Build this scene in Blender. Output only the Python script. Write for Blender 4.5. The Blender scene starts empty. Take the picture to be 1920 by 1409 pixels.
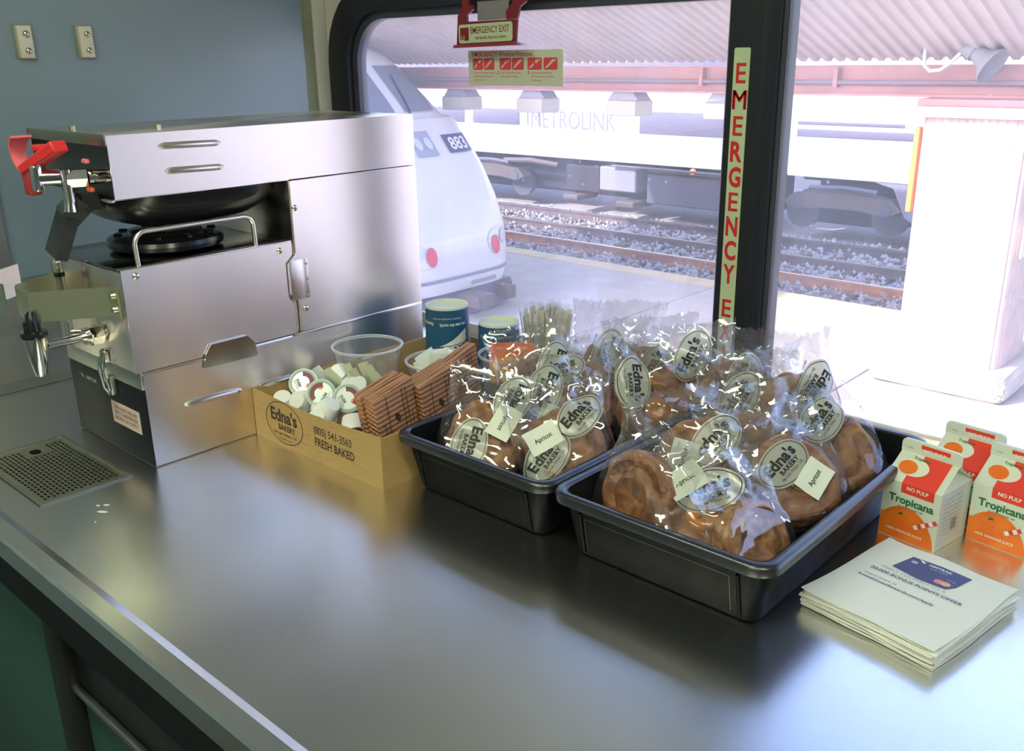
import bpy, bmesh, math, random
import numpy as np
from mathutils import Vector, Matrix

random.seed(7)
scene = bpy.context.scene
COL = scene.collection

# ------------------------------------------------------------------ camera
cam_data = bpy.data.cameras.new('camera')
cam = bpy.data.objects.new('camera', cam_data)
COL.objects.link(cam)
cam_data.sensor_width = 36.0
cam_data.lens = 36.0 * 1750.4 / 1920.0
cam_data.clip_start = 0.02
cam_data.clip_end = 400
YAW, PITCH, ROLL = math.radians(42.763), math.radians(18.905), math.radians(-0.859)
fwd = Vector((-math.sin(YAW) * math.cos(PITCH), math.cos(YAW) * math.cos(PITCH), -math.sin(PITCH)))
rgt = Vector((math.cos(YAW), math.sin(YAW), 0))
upv = rgt.cross(fwd)
rr = math.cos(ROLL) * rgt + math.sin(ROLL) * upv
uu = -math.sin(ROLL) * rgt + math.cos(ROLL) * upv
cam.matrix_world = Matrix(((rr.x, uu.x, -fwd.x, 0), (rr.y, uu.y, -fwd.y, 0), (rr.z, uu.z, -fwd.z, 0.55), (0, 0, 0, 1)))
scene.camera = cam

# ------------------------------------------------------------------ view, sky, sun
vs = scene.view_settings
vs.view_transform = 'Standard'
vs.look = 'None'
vs.gamma = 1.0
vs.use_curve_mapping = False
vs.exposure = 0.82
scene.cycles.use_denoising = True
scene.cycles.transparent_max_bounces = 28
scene.cycles.max_bounces = 8
scene.cycles.diffuse_bounces = 3
scene.cycles.glossy_bounces = 4
scene.cycles.sample_clamp_indirect = 6.0
scene.cycles.blur_glossy = 0.6

SUN_EL, SUN_DX, SUN_DY = math.radians(34.5), -0.434, -0.895
world = bpy.data.worlds.new('sky_world')
scene.world = world
world.use_nodes = True
wn = world.node_tree
for n in list(wn.nodes):
    wn.nodes.remove(n)
wo = wn.nodes.new('ShaderNodeOutputWorld')
bg = wn.nodes.new('ShaderNodeBackground')
sky = wn.nodes.new('ShaderNodeTexSky')
sky.sky_type = 'NISHITA'
sky.sun_disc = False
sky.sun_elevation = SUN_EL
sky.sun_rotation = math.atan2(SUN_DX, SUN_DY)
sky.air_density = 1.3
sky.dust_density = 3.0
sky.ozone_density = 1.6
bg.inputs['Strength'].default_value = 0.41
tint = wn.nodes.new('ShaderNodeMix'); tint.data_type = 'RGBA'; tint.blend_type = 'MULTIPLY'
tint.inputs[0].default_value = 1.0
tint.inputs[7].default_value = (0.93, 0.93, 1.15, 1)
wn.links.new(sky.outputs[0], tint.inputs[6])
wn.links.new(tint.outputs[2], bg.inputs[0])
wn.links.new(bg.outputs[0], wo.inputs[0])

sun_l = bpy.data.lights.new('sun', 'SUN')
sun_l.energy = 4.2
sun_l.angle = math.radians(0.6)
sun_l.color = (1.0, 0.90, 0.80)
sun = bpy.data.objects.new('sun', sun_l)
COL.objects.link(sun)
sdir = Vector((SUN_DX * math.cos(SUN_EL), SUN_DY * math.cos(SUN_EL), math.sin(SUN_EL)))
sun.rotation_euler = sdir.to_track_quat('Z', 'Y').to_euler()
sun.location = (-5, -10, 9)

LAMP_COLOR = (0.95, 1.0, 0.76)
LAMP_POWER = 13.5

# ------------------------------------------------------------------ helpers
def tag(o, label=None, cat=None, group=None, kind=None):
    if label: o['label'] = label
    if cat: o['category'] = cat
    if group: o['group'] = group
    if kind: o['kind'] = kind
    return o

def empty(name, loc=(0, 0, 0), label=None, cat=None, group=None, kind=None):
    o = bpy.data.objects.new(name, None)
    o.empty_display_size = 0.05
    o.location = loc
    COL.objects.link(o)
    return tag(o, label, cat, group, kind)

def offset_of(o):
    v = np.zeros(3)
    while o is not None:
        v += np.array(o.location)
        o = o.parent
    return v

def link_mesh(name, me, parent=None):
    o = bpy.data.objects.new(name, me)
    COL.objects.link(o)
    if parent is not None:
        o.parent = parent
    return o

def copy_tree(o, parent=None):
    c = o.copy()
    COL.objects.link(c)
    c.parent = parent
    for ch in o.children:
        copy_tree(ch, c)
    return c

class MB:
    """collects shapes of one part"""
    def __init__(s):
        s.v = []; s.f = []
    def add(s, verts, faces):
        b = len(s.v)
        s.v.extend([tuple(map(float, p)) for p in verts])
        s.f.extend([tuple(i + b for i in f) for f in faces])
        return s
    def box(s, x0, x1, y0, y1, z0, z1):
        v = [(x, y, z) for z in (z0, z1) for y in (y0, y1) for x in (x0, x1)]
        return s.add(v, [(0, 2, 3, 1), (4, 5, 7, 6), (0, 1, 5, 4), (2, 6, 7, 3), (0, 4, 6, 2), (1, 3, 7, 5)])
    def rbox(s, x0, x1, y0, y1, z0, z1, r=0.003, seg=2, M=None):
        bm = bmesh.new()
        bmesh.ops.create_cube(bm, size=1)
        for v in bm.verts:
            v.co = Vector(((x0 + x1) / 2 + v.co.x * (x1 - x0), (y0 + y1) / 2 + v.co.y * (y1 - y0), (z0 + z1) / 2 + v.co.z * (z1 - z0)))
        bmesh.ops.bevel(bm, geom=bm.edges[:], offset=r, segments=seg, profile=0.5, affect='EDGES')
        if M is not None:
            bmesh.ops.transform(bm, matrix=M, verts=bm.verts)
        return s.bm(bm)
    def bm(s, bm):
        bm.verts.index_update()
        s.add([v.co[:] for v in bm.verts], [[v.index for v in f.verts] for f in bm.faces])
        bm.free()
        return s
    def cyl(s, p0, p1, r0, r1=None, n=16, cap=True):
        r1 = r0 if r1 is None else r1
        p0 = Vector(p0); p1 = Vector(p1)
        a = (p1 - p0).normalized()
        t = Vector((0, 0, 1)) if abs(a.z) < 0.9 else Vector((1, 0, 0))
        u = a.cross(t).normalized(); w = a.cross(u)
        v = []
        for p, r in ((p0, r0), (p1, r1)):
            for i in range(n):
                q = 2 * math.pi * i / n
                v.append(p + (u * math.cos(q) + w * math.sin(q)) * r)
        f = [(i, (i + 1) % n, n + (i + 1) % n, n + i) for i in range(n)]
        if cap:
            f += [tuple(range(n))[::-1], tuple(range(n, 2 * n))]
        return s.add(v, f)
    def tube(s, pts, r, n=10, cap=True, closed=False):
        pts = [Vector(p) for p in pts]
        m = len(pts)
        rings = []
        u = None
        for i, p in enumerate(pts):
            if closed:
                d = (pts[(i + 1) % m] - pts[i - 1]).normalized()
            else:
                d = (pts[min(i + 1, m - 1)] - pts[max(i - 1, 0)]).normalized()
            if u is None:
                t = Vector((0, 0, 1)) if abs(d.z) < 0.9 else Vector((1, 0, 0))
                u = d.cross(t).normalized()
            else:
                u = (u - d * u.dot(d)).normalized()
            w = d.cross(u)
            rr_ = r[i] if isinstance(r, (list, tuple)) else r
            rings.append([p + (u * math.cos(2 * math.pi * k / n) + w * math.sin(2 * math.pi * k / n)) * rr_ for k in range(n)])
        v = [q for ring in rings for q in ring]
        f = []
        for i in range(m if closed else m - 1):
            j = (i + 1) % m
            for k in range(n):
                f.append((i * n + k, i * n + (k + 1) % n, j * n + (k + 1) % n, j * n + k))
        if cap and not closed:
            f += [tuple(range(n))[::-1], tuple((m - 1) * n + k for k in range(n))]
        return s.add(v, f)
    def lathe(s, prof, c=(0, 0, 0), n=32, a0=0.0, a1=2 * math.pi):
        full = abs(a1 - a0 - 2 * math.pi) < 1e-6
        cnt = n if full else n + 1
        v = []
        for r, z in prof:
            for i in range(cnt):
                q = a0 + (a1 - a0) * i / n
                v.append((c[0] + r * math.cos(q), c[1] + r * math.sin(q), c[2] + z))
        f = []
        for j in range(len(prof) - 1):
            for i in range(n):
                k = (i + 1) % cnt
                f.append((j * cnt + i, j * cnt + k, (j + 1) * cnt + k, (j + 1) * cnt + i))
        return s.add(v, f)
    def prism(s, poly, axis, a, b):
        n = len(poly)
        def P(p, t):
            return {'x': (t, p[0], p[1]), 'y': (p[0], t, p[1]), 'z': (p[0], p[1], t)}[axis]
        v = [P(p, a) for p in poly] + [P(p, b) for p in poly]
        f = [(i, (i + 1) % n, n + (i + 1) % n, n + i) for i in range(n)] + [tuple(range(n))[::-1], tuple(range(n, 2 * n))]
        return s.add(v, f)
    def plate_hole(s, outer, inner, axis, a, b):
        """ring plate between two loops of equal length"""
        n = len(outer)
        def P(p, t):
            return {'x': (t, p[0], p[1]), 'y': (p[0], t, p[1]), 'z': (p[0], p[1], t)}[axis]
        v = [P(p, a) for p in outer] + [P(p, a) for p in inner] + [P(p, b) for p in outer] + [P(p, b) for p in inner]
        f = []
        for i in range(n):
            j = (i + 1) % n
            f += [(i, j, n + j, n + i), (2 * n + i, 3 * n + i, 3 * n + j, 2 * n + j), (i, 2 * n + i, 2 * n + j, j), (n + i, n + j, 3 * n + j, 3 * n + i)]
        return s.add(v, f)
    def mesh(s, name, off=(0, 0, 0), smooth=None, recalc=True):
        me = bpy.data.meshes.new(name)
        v = np.array(s.v, dtype=float).reshape(-1, 3) - np.array(off)
        me.from_pydata(v.tolist(), [], s.f)
        if recalc:
            b = bmesh.new(); b.from_mesh(me)
            bmesh.ops.recalc_face_normals(b, faces=b.faces[:])
            b.to_mesh(me); b.free()
        if smooth is not None:
            me.polygons.foreach_set('use_smooth', [True] * len(me.polygons))
            me.set_sharp_from_angle(angle=math.radians(smooth))
        return me
    def build(s, name, mat, parent=None, smooth=35, local=False, recalc=True):
        off = (0, 0, 0) if local or parent is None else offset_of(parent)
        me = s.mesh(name, off, smooth, recalc)
        me.materials.append(mat)
        return link_mesh(name, me, parent)

def rrect(x0, x1, y0, y1, r, n=6):
    if not isinstance(r, (list, tuple)):
        r = [r] * 4
    cs = [(x1 - r[0], y0 + r[0], -90, r[0]), (x1 - r[1], y1 - r[1], 0, r[1]), (x0 + r[2], y1 - r[2], 90, r[2]), (x0 + r[3], y0 + r[3], 180, r[3])]
    out = []
    for cx, cy, a, q in cs:
        for i in range(n + 1):
            t = math.radians(a + 90 * i / n)
            out.append((cx + q * math.cos(t), cy + q * math.sin(t)))
    return out

# ---- lettering: glyph meshes taken from the built-in font, mapped on any surface
_txt = {}
def text2d(s, bold=0.0, res=3, spacing=1.0):
    key = (s, bold, res, spacing)
    if key in _txt:
        return _txt[key]
    cu = bpy.data.curves.new('glyphs', 'FONT')
    cu.body = s
    cu.size = 1.0
    cu.offset = bold
    cu.resolution_u = res
    cu.space_character = spacing
    cu.fill_mode = 'FRONT'
    o = bpy.data.objects.new('glyphs', cu)
    COL.objects.link(o)
    dg = bpy.context.evaluated_depsgraph_get()
    me = bpy.data.meshes.new_from_object(o.evaluated_get(dg))
    v = np.array([p.co[:2] for p in me.vertices]).reshape(-1, 2)
    f = [tuple(p.vertices) for p in me.polygons]
    bpy.data.objects.remove(o)
    bpy.data.curves.remove(cu)
    bpy.data.meshes.remove(me)
    if len(v):
        v = v - np.array([(v[:, 0].min() + v[:, 0].max()) / 2, 0.0])
        w = v[:, 0].max() - v[:, 0].min()
    else:
        w = 0
    _txt[key] = (v, f, w)
    return _txt[key]

def put_text(mb, s, fn, x, y, h, w=None, bold=0.0, rot=0.0, res=3, spacing=1.0, align='C', wmax=None):
    """cap height h, baseline centre (x, y) in the 2d frame of fn(x, y) -> xyz"""
    v, f, tw = text2d(s, bold, res, spacing)
    if not len(v):
        return
    sy = h / 0.70
    sx = sy
    if w is not None:
        sx = w / tw
    elif wmax is not None:
        sx = min(sy, wmax / tw)
    q = v * np.array([sx, sy])
    if align == 'L':
        q = q + np.array([tw * sx / 2, 0])
    c, sn = math.cos(rot), math.sin(rot)
    q = np.stack([q[:, 0] * c - q[:, 1] * sn + x, q[:, 0] * sn + q[:, 1] * c + y], 1)
    mb.add([fn(a, b) for a, b in q], f)

def put_poly(mb, pts, fn):
    mb.add([fn(a, b) for a, b in pts], [tuple(range(len(pts)))])

def put_grid(mb, x0, x1, y0, y1, nx, ny, fn, keep=None):
    v = [fn(x0 + (x1 - x0) * i / nx, y0 + (y1 - y0) * j / ny) for j in range(ny + 1) for i in range(nx + 1)]
    f = []
    for j in range(ny):
        for i in range(nx):
            if keep is None or keep(x0 + (x1 - x0) * (i + .5) / nx, y0 + (y1 - y0) * (j + .5) / ny):
                a = j * (nx + 1) + i
                f.append((a, a + 1, a + nx + 2, a + nx + 1))
    mb.add(v, f)

def put_disc(mb, cx, cy, rx, ry, fn, rot=0.0, nr=4, na=28, r0=0.0, keep=None):
    c, s = math.cos(rot), math.sin(rot)
    v = []; f = []
    for j in range(nr + 1):
        t = r0 + (1 - r0) * j / nr
        for i in range(na):
            a = 2 * math.pi * i / na
            x, y = rx * t * math.cos(a), ry * t * math.sin(a)
            v.append((cx + x * c - y * s, cy + x * s + y * c))
    for j in range(nr):
        for i in range(na):
            k = (i + 1) % na
            q = (j * na + i, j * na + k, (j + 1) * na + k, (j + 1) * na + i)
            if keep is None or all(keep(*v[t]) for t in q):
                f.append(q)
    mb.add([fn(*p) for p in v], f)

def put_line(mb, pts, w, fn):
    for (x0, y0), (x1, y1) in zip(pts[:-1], pts[1:]):
        d = math.hypot(x1 - x0, y1 - y0) or 1
        nx, ny = -(y1 - y0) / d * w / 2, (x1 - x0) / d * w / 2
        mb.add([fn(x0 + nx, y0 + ny), fn(x0 - nx, y0 - ny), fn(x1 - nx, y1 - ny), fn(x1 + nx, y1 + ny)], [(0, 1, 2, 3)])

ORD = ['first', 'second', 'third', 'fourth', 'fifth', 'sixth', 'seventh', 'eighth', 'ninth', 'tenth', 'eleventh', 'twelfth', 'thirteenth', 'fourteenth', 'fifteenth']

# ------------------------------------------------------------------ materials
def new_mat(name):
    m = bpy.data.materials.new(name)
    m.use_nodes = True
    nt = m.node_tree
    return m, nt, nt.nodes['Principled BSDF'], nt.nodes['Material Output']

def P(name, color, rough=0.5, metal=0.0, spec=0.5, var=0.0, vscale=8.0, bump=0.0, bscale=200.0, stretch=(1, 1, 1), color2=None, coat=0.0, emit=None, estr=0.0, trans=0.0, alpha=1.0, detail=3.0, rvar=0.0, sss=0.0):
    m, nt, b, out = new_mat(name)
    c = (*color, 1)
    b.inputs['Base Color'].default_value = c
    b.inputs['Roughness'].default_value = rough
    b.inputs['Metallic'].default_value = metal
    b.inputs['Specular IOR Level'].default_value = spec
    b.inputs['Coat Weight'].default_value = coat
    b.inputs['Coat Roughness'].default_value = 0.08
    b.inputs['Transmission Weight'].default_value = trans
    b.inputs['Alpha'].default_value = alpha
    if emit:
        b.inputs['Emission Color'].default_value = (*emit, 1)
        b.inputs['Emission Strength'].default_value = estr
    L = nt.links
    if var or bump or rvar:
        tc = nt.nodes.new('ShaderNodeTexCoord')
        mp = nt.nodes.new('ShaderNodeMapping')
        mp.inputs['Scale'].default_value = stretch
        L.new(tc.outputs['Object'], mp.inputs['Vector'])
    if var or rvar:
        nz = nt.nodes.new('ShaderNodeTexNoise')
        nz.inputs['Scale'].default_value = vscale
        nz.inputs['Detail'].default_value = detail
        L.new(mp.outputs[0], nz.inputs['Vector'])
    if var:
        cr = nt.nodes.new('ShaderNodeValToRGB')
        c2 = color2 or tuple(max(0, x * (1 - var)) for x in color)
        c1 = color if color2 else tuple(min(1, x * (1 + var * .5)) for x in color)
        cr.color_ramp.elements[0].position = 0.3
        cr.color_ramp.elements[1].position = 0.7
        cr.color_ramp.elements[0].color = (*c2, 1)
        cr.color_ramp.elements[1].color = (*c1, 1)
        L.new(nz.outputs['Fac'], cr.inputs[0])
        L.new(cr.outputs[0], b.inputs['Base Color'])
    if rvar:
        mr = nt.nodes.new('ShaderNodeMapRange')
        mr.inputs['From Min'].default_value = 0.3
        mr.inputs['From Max'].default_value = 0.7
        mr.inputs['To Min'].default_value = max(0.02, rough - rvar)
        mr.inputs['To Max'].default_value = rough + rvar
        L.new(nz.outputs['Fac'], mr.inputs['Value'])
        L.new(mr.outputs[0], b.inputs['Roughness'])
    if bump:
        n2 = nt.nodes.new('ShaderNodeTexNoise')
        n2.inputs['Scale'].default_value = bscale
        n2.inputs['Detail'].default_value = 2.0
        L.new(mp.outputs[0], n2.inputs['Vector'])
        bp = nt.nodes.new('ShaderNodeBump')
        bp.inputs['Strength'].default_value = bump
        bp.inputs['Distance'].default_value = 0.002
        L.new(n2.outputs['Fac'], bp.inputs['Height'])
        L.new(bp.outputs[0], b.inputs['Normal'])
    return m

def film_mat(name, tint, haze, rough, ior=1.45, boost=1.0, haze_col=(1, 1, 1)):
    """thin clear plastic: see-through sheet with reflections and a little haze"""
    m, nt, b, out = new_mat(name)
    nt.nodes.remove(b)
    tr = nt.nodes.new('ShaderNodeBsdfTransparent'); tr.inputs[0].default_value = (*tint, 1)
    gl = nt.nodes.new('ShaderNodeBsdfGlossy'); gl.inputs['Roughness'].default_value = rough
    df = nt.nodes.new('ShaderNodeBsdfDiffuse'); df.inputs[0].default_value = (*haze_col, 1)
    tl = nt.nodes.new('ShaderNodeBsdfTranslucent'); tl.inputs[0].default_value = (*haze_col, 1)
    ad = nt.nodes.new('ShaderNodeMixShader'); ad.inputs[0].default_value = 0.5
    m1 = nt.nodes.new('ShaderNodeMixShader'); m1.inputs[0].default_value = haze
    m2 = nt.nodes.new('ShaderNodeMixShader')
    lw = nt.nodes.new('ShaderNodeLayerWeight'); lw.inputs[0].default_value = 0.5
    fr = nt.nodes.new('ShaderNodeMath'); fr.operation = 'POWER'; fr.inputs[1].default_value = 5.0
    f0 = ((ior - 1) / (ior + 1)) ** 2 * 2 * boost
    mu = nt.nodes.new('ShaderNodeMath'); mu.operation = 'MULTIPLY_ADD'
    mu.inputs[1].default_value = 1 - f0; mu.inputs[2].default_value = f0
    nt.links.new(lw.outputs['Facing'], fr.inputs[0])
    mu.use_clamp = True
    L = nt.links
    L.new(df.outputs[0], ad.inputs[1]); L.new(tl.outputs[0], ad.inputs[2])
    L.new(tr.outputs[0], m1.inputs[1]); L.new(ad.outputs[0], m1.inputs[2])
    L.new(fr.outputs[0], mu.inputs[0]); L.new(mu.outputs[0], m2.inputs[0])
    L.new(m1.outputs[0], m2.inputs[1]); L.new(gl.outputs[0], m2.inputs[2])
    L.new(m2.outputs[0], out.inputs[0])
    return m, nt, m1

STEEL = P('brushed_steel', (0.86, 0.77, 0.725), 0.27, 1.0)
STEEL.node_tree.nodes['Principled BSDF'].inputs['Anisotropic'].default_value = 0.8
STEEL.node_tree.nodes['Principled BSDF'].inputs['Anisotropic Rotation'].default_value = 0.25
STEEL_TOP = P('counter_steel', (0.86, 0.86, 0.83), 0.27, 1.0)
STEEL_DULL = P('dull_steel', (0.50, 0.51, 0.48), 0.38, 1.0, rvar=0.06, vscale=12)
CHROME = P('chrome', (0.78, 0.78, 0.76), 0.08, 1.0)
BRASSY = P('screw_metal', (0.62, 0.58, 0.46), 0.25, 1.0)
BLACK = P('black_plastic', (0.010, 0.011, 0.013), 0.22)
BLACK_MATT = P('black_matt', (0.010, 0.010, 0.011), 0.6)
CHARCOAL = P('charcoal_panel', (0.012, 0.013, 0.018), 0.4, spec=.2)
TRAY = P('tray_plastic', (0.004, 0.0045, 0.006), 0.45, spec=.10, bump=0.03, bscale=350, rvar=.08, vscale=20)
RED = P('red_plastic', (0.72, 0.03, 0.03), 0.35)
PINK = P('pale_red_plastic', (0.80, 0.16, 0.19), 0.45)
DARKRED = P('handle_red', (0.20, 0.018, 0.022), 0.4)
BLUEWALL = P('blue_wall', (0.17, 0.235, 0.275), 0.36, var=0.12, vscale=500, bump=0.10, bscale=700, spec=1.0, coat=.35)
BLUEWALL.node_tree.nodes['Principled BSDF'].inputs['Coat Roughness'].default_value = 0.4
CREAM = P('cream_trim', (0.60, 0.57, 0.50), 0.45)
OLIVE = P('olive_trim', (0.33, 0.34, 0.20), 0.4)
RUBBER = P('rubber_gasket', (0.012, 0.013, 0.017), 0.42, bump=.05, bscale=300)
GREENPANEL = P('green_panel', (0.045, 0.115, 0.10), 0.4, var=.12, vscale=300, bump=.05, bscale=500)
CARD = P('cardboard', (0.40, 0.255, 0.095), 0.75, var=0.10, vscale=40, bump=0.04, bscale=90, stretch=(1, 1, 8))
CARD_EDGE = P('cardboard_edge', (0.50, 0.36, 0.18), 0.8, var=.25, vscale=300)
INK = P('black_ink', (0.012, 0.014, 0.010), 0.55)
INK_BROWN = P('brown_ink', (0.05, 0.026, 0.014), 0.7)
WHITE = P('white_plastic', (0.74, 0.75, 0.72), 0.35)
PAPER = P('white_paper', (0.70, 0.71, 0.66), 0.7, bump=.03, bscale=300)
GLOW = P('pale_green_sticker', (0.52, 0.62, 0.36), 0.5)
SIGNRED = P('sign_red', (0.62, 0.016, 0.02), 0.5)
SLEEVE = P('sleeve_kraft', (0.42, 0.20, 0.105), 0.8, var=.12, vscale=30)
def ripple(m, scale, depth):
    nt = m.node_tree; L = nt.links
    tc = nt.nodes.new('ShaderNodeTexCoord'); wv = nt.nodes.new('ShaderNodeTexWave')
    wv.bands_direction = 'Z'; wv.inputs['Scale'].default_value = scale; wv.inputs['Distortion'].default_value = .6
    L.new(tc.outputs['Object'], wv.inputs['Vector'])
    bp = nt.nodes.new('ShaderNodeBump'); bp.inputs['Strength'].default_value = 1.0; bp.inputs['Distance'].default_value = depth
    L.new(wv.outputs['Fac'], bp.inputs['Height']); L.new(bp.outputs[0], nt.nodes['Principled BSDF'].inputs['Normal'])
ripple(SLEEVE, 45, .0012)
SLEEVE_EDGE = P('sleeve_edge', (0.40, 0.20, 0.10), 0.85, var=.4, vscale=200)
WOOD = P('stirrer_wood', (0.78, 0.70, 0.52), 0.6, var=.18, vscale=90, stretch=(1, 1, .1))
# ------------------------------------------------------------------ the car's interior
YW = 1.34          # window plane
CAR_X0, CAR_X1, CAR_Y0 = -1.75, 2.6, -1.45
CEIL = 1.25
FLOOR = -0.92

def struct(name, mb, mat, label, smooth=35):
    o = mb.build(name, mat, None, smooth)
    return tag(o, label, 'wall' if 'wall' in name else name.split('_')[0], kind='structure')

struct('floor', MB().box(CAR_X0 - .1, CAR_X1, CAR_Y0 - .1, YW + .1, FLOOR - .1, FLOOR), P('floor_vinyl', (0.10, 0.11, 0.11), 0.5, var=.2, vscale=60), 'dark grey vinyl floor of the cafe car')
struct('ceiling', MB().box(CAR_X0 - .1, CAR_X1, CAR_Y0 - .1, YW + .1, CEIL, CEIL + .06), P('ceiling_panel', (0.55, 0.56, 0.50), 0.6), 'pale ceiling panel of the cafe car')
struct('wall_back', MB().box(CAR_X0 - .1, CAR_X1, CAR_Y0 - .1, CAR_Y0, FLOOR, CEIL), P('back_wall', (0.34, 0.36, 0.31), 0.5), 'grey green wall opposite the window')
struct('wall_right', MB().box(CAR_X1, CAR_X1 + .1, CAR_Y0 - .1, YW + .1, FLOOR, CEIL + .06), P('end_wall', (0.30, 0.32, 0.28), 0.5), 'grey green end wall beyond the counter')
wl = struct('wall_left', MB().box(CAR_X0 - .06, CAR_X0, CAR_Y0, 1.255, FLOOR, CEIL), BLUEWALL, 'speckled blue end wall behind the coffee brewer')
struct('trim_1', MB().rbox(CAR_X0 - .12, CAR_X0 - .022, 1.2551, 1.30, FLOOR, CEIL, .006), OLIVE, 'olive corner strip between the blue wall and the window surround')
struct('trim_2', MB().box(CAR_X0, CAR_X0 + .012, .50, .592, .19, CEIL), STEEL_DULL, 'grey metal strip running up the blue wall')
# window wall: plate around one long opening
WX0, WX1, WZ0, WZ1 = -1.764, 1.10, -.10, .705
MX0, MX1 = -.772, -.690
WZ2 = .86          # the pane beyond the post reaches higher
XM = (MX0 + MX1) / 2
ww = MB().plate_hole(rrect(-1.95, XM, FLOOR, CEIL + .06, .001), rrect(WX0, XM - .01, WZ0, WZ1, [.01, .01, .16, .16], 6), 'y', YW - .005, YW + .055)
ww.plate_hole(rrect(XM + .0001, CAR_X1 + .1, FLOOR, CEIL + .06, .001), rrect(XM + .01, WX1, WZ0, WZ2, [.16, .16, .01, .01], 6), 'y', YW - .005, YW + .055)
struct('wall_window', ww, CREAM, 'cream window surround with rounded corners')

win = empty('window_1', ((WX0 + WX1) / 2, YW, WZ0))
tag(win, 'long cafe car window with black rubber gasket and centre post', 'window', kind='structure')
# rubber gaskets, two stepped rings around each pane
LIPM = P('gasket_lip', (0.05, 0.052, 0.07), 0.35)
for (xa, xb, zt, rr4) in ((WX0, XM - .001, WZ1, [.02, .02, .16, .16]), (XM + .001, WX1, WZ2, [.16, .16, .02, .02])):
    la, lb = (.066, .03) if xa == WX0 else (.03, .066)
    ri = [max(.004, r - .055) for r in rr4]
    MB().plate_hole(rrect(xa, xb, WZ0, zt, rr4, 8), rrect(xa + la, xb - lb, WZ0 + .055, zt - .062, ri, 8), 'y', YW - .012, YW + .03).build('gasket', RUBBER, win)
    MB().plate_hole(rrect(xa + la + .0001, xb - lb - .0001, WZ0 + .0551, zt - .0621, ri, 8), rrect(xa + la + .016, xb - lb - .01, WZ0 + .07, zt - .078, [max(.004, r - .015) for r in ri], 8), 'y', YW + .002, YW + .026).build('inner_gasket', LIPM, win)
# centre post, chamfered front
post_poly = [(MX0, YW + .05), (MX0, YW - .012), (MX0 + .006, YW - .02), (MX1 - .02, YW - .02), (MX1 - .004, YW - .006), (MX1, YW + .002), (MX1, YW + .05)]
post = MB().prism(post_poly, 'z', WZ0 + .001, WZ2 - .01).build('centre_post', RUBBER, win)
MB().box(MX1 + .0002, MX1 + .007, YW + .004, YW + .028, WZ0 + .06, WZ2 - .064).build('post_lip', RUBBER, post)
MB().box(MX0 - .004, MX0 - .0002, YW + .004, YW + .028, WZ0 + .06, WZ1 - .064).build('post_lip', P('post_edge_highlight', (0.10, 0.10, 0.16), 0.3), post)  # paler lip, the thin highlight on this face is in its colour

def pane_material():
    m, nt, mix = film_mat('hazy_dirty_glass', (0.985, 0.985, 1.0), 0.10, 0.02, 1.5, 1.0, (0.88, 0.87, 1.0))  # lilac flare veil mixed in as haze, besides dirt and droplet spots
    L = nt.links
    tc = nt.nodes.new('ShaderNodeTexCoord')
    nz = nt.nodes.new('ShaderNodeTexNoise'); nz.inputs['Scale'].default_value = 3.0; nz.inputs['Detail'].default_value = 6
    mp = nt.nodes.new('ShaderNodeMapping'); mp.inputs['Scale'].default_value = (3, 1, .5)
    L.new(tc.outputs['Object'], mp.inputs[0]); L.new(mp.outputs[0], nz.inputs['Vector'])
    vo = nt.nodes.new('ShaderNodeTexVoronoi'); vo.inputs['Scale'].default_value = 34
    L.new(tc.outputs['Object'], vo.inputs['Vector'])
    lt = nt.nodes.new('ShaderNodeMath'); lt.operation = 'LESS_THAN'; lt.inputs[1].default_value = 0.085
    L.new(vo.outputs['Distance'], lt.inputs[0])
    sep = nt.nodes.new('ShaderNodeSeparateColor')
    L.new(vo.outputs['Color'], sep.inputs[0])
    g2 = nt.nodes.new('ShaderNodeMath'); g2.operation = 'GREATER_THAN'; g2.inputs[1].default_value = 0.72
    L.new(sep.outputs[0], g2.inputs[0])
    mm = nt.nodes.new('ShaderNodeMath'); mm.operation = 'MULTIPLY'
    L.new(lt.outputs[0], mm.inputs[0]); L.new(g2.outputs[0], mm.inputs[1])
    sc = nt.nodes.new('ShaderNodeMath'); sc.operation = 'MULTIPLY'; sc.inputs[1].default_value = 0.3
    L.new(mm.outputs[0], sc.inputs[0])
    mr = nt.nodes.new('ShaderNodeMapRange'); mr.inputs['From Min'].default_value = .3; mr.inputs['From Max'].default_value = .7
    mr.inputs['To Min'].default_value = 0.07; mr.inputs['To Max'].default_value = 0.15
    L.new(nz.outputs['Fac'], mr.inputs[0])
    ad = nt.nodes.new('ShaderNodeMath'); ad.operation = 'ADD'
    L.new(mr.outputs[0], ad.inputs[0]); L.new(sc.outputs[0], ad.inputs[1])
    L.new(ad.outputs[0], mix.inputs[0])
    return m
GLASS = pane_material()
for a, b, zt in ((WX0 + .075, MX0 + .01, WZ1 - .07), (MX1 - .01, WX1 - .075, WZ2 - .07)):
    mb = MB(); mb.box(a, b, YW + .012, YW + .016, WZ0 + .06, zt)
    mb.build('pane', GLASS, win)

# ------------------------------------------------------------------ counter
FRONT = .323
counter = empty('steel_counter', (-.2, .8, FLOOR), 'brushed stainless steel counter with raised front rim below the window', 'counter')
XL, XR = -1.70, 2.3
mb = MB()
# top with a drip tray cut-out (five slabs around it)
DX0, DX1, DY0, DY1 = -1.432, -1.203, .388, .516
mb.box(XL, DX0, FRONT + .028, 1.327, -.03, 0)
mb.box(DX1, XR, FRONT + .028, 1.327, -.03, 0)
mb.box(DX0, DX1, FRONT + .028, DY0, -.03, 0)
mb.box(DX0, DX1, DY1, 1.327, -.03, 0)
top = mb.build('worktop', STEEL_TOP, counter)
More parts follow.
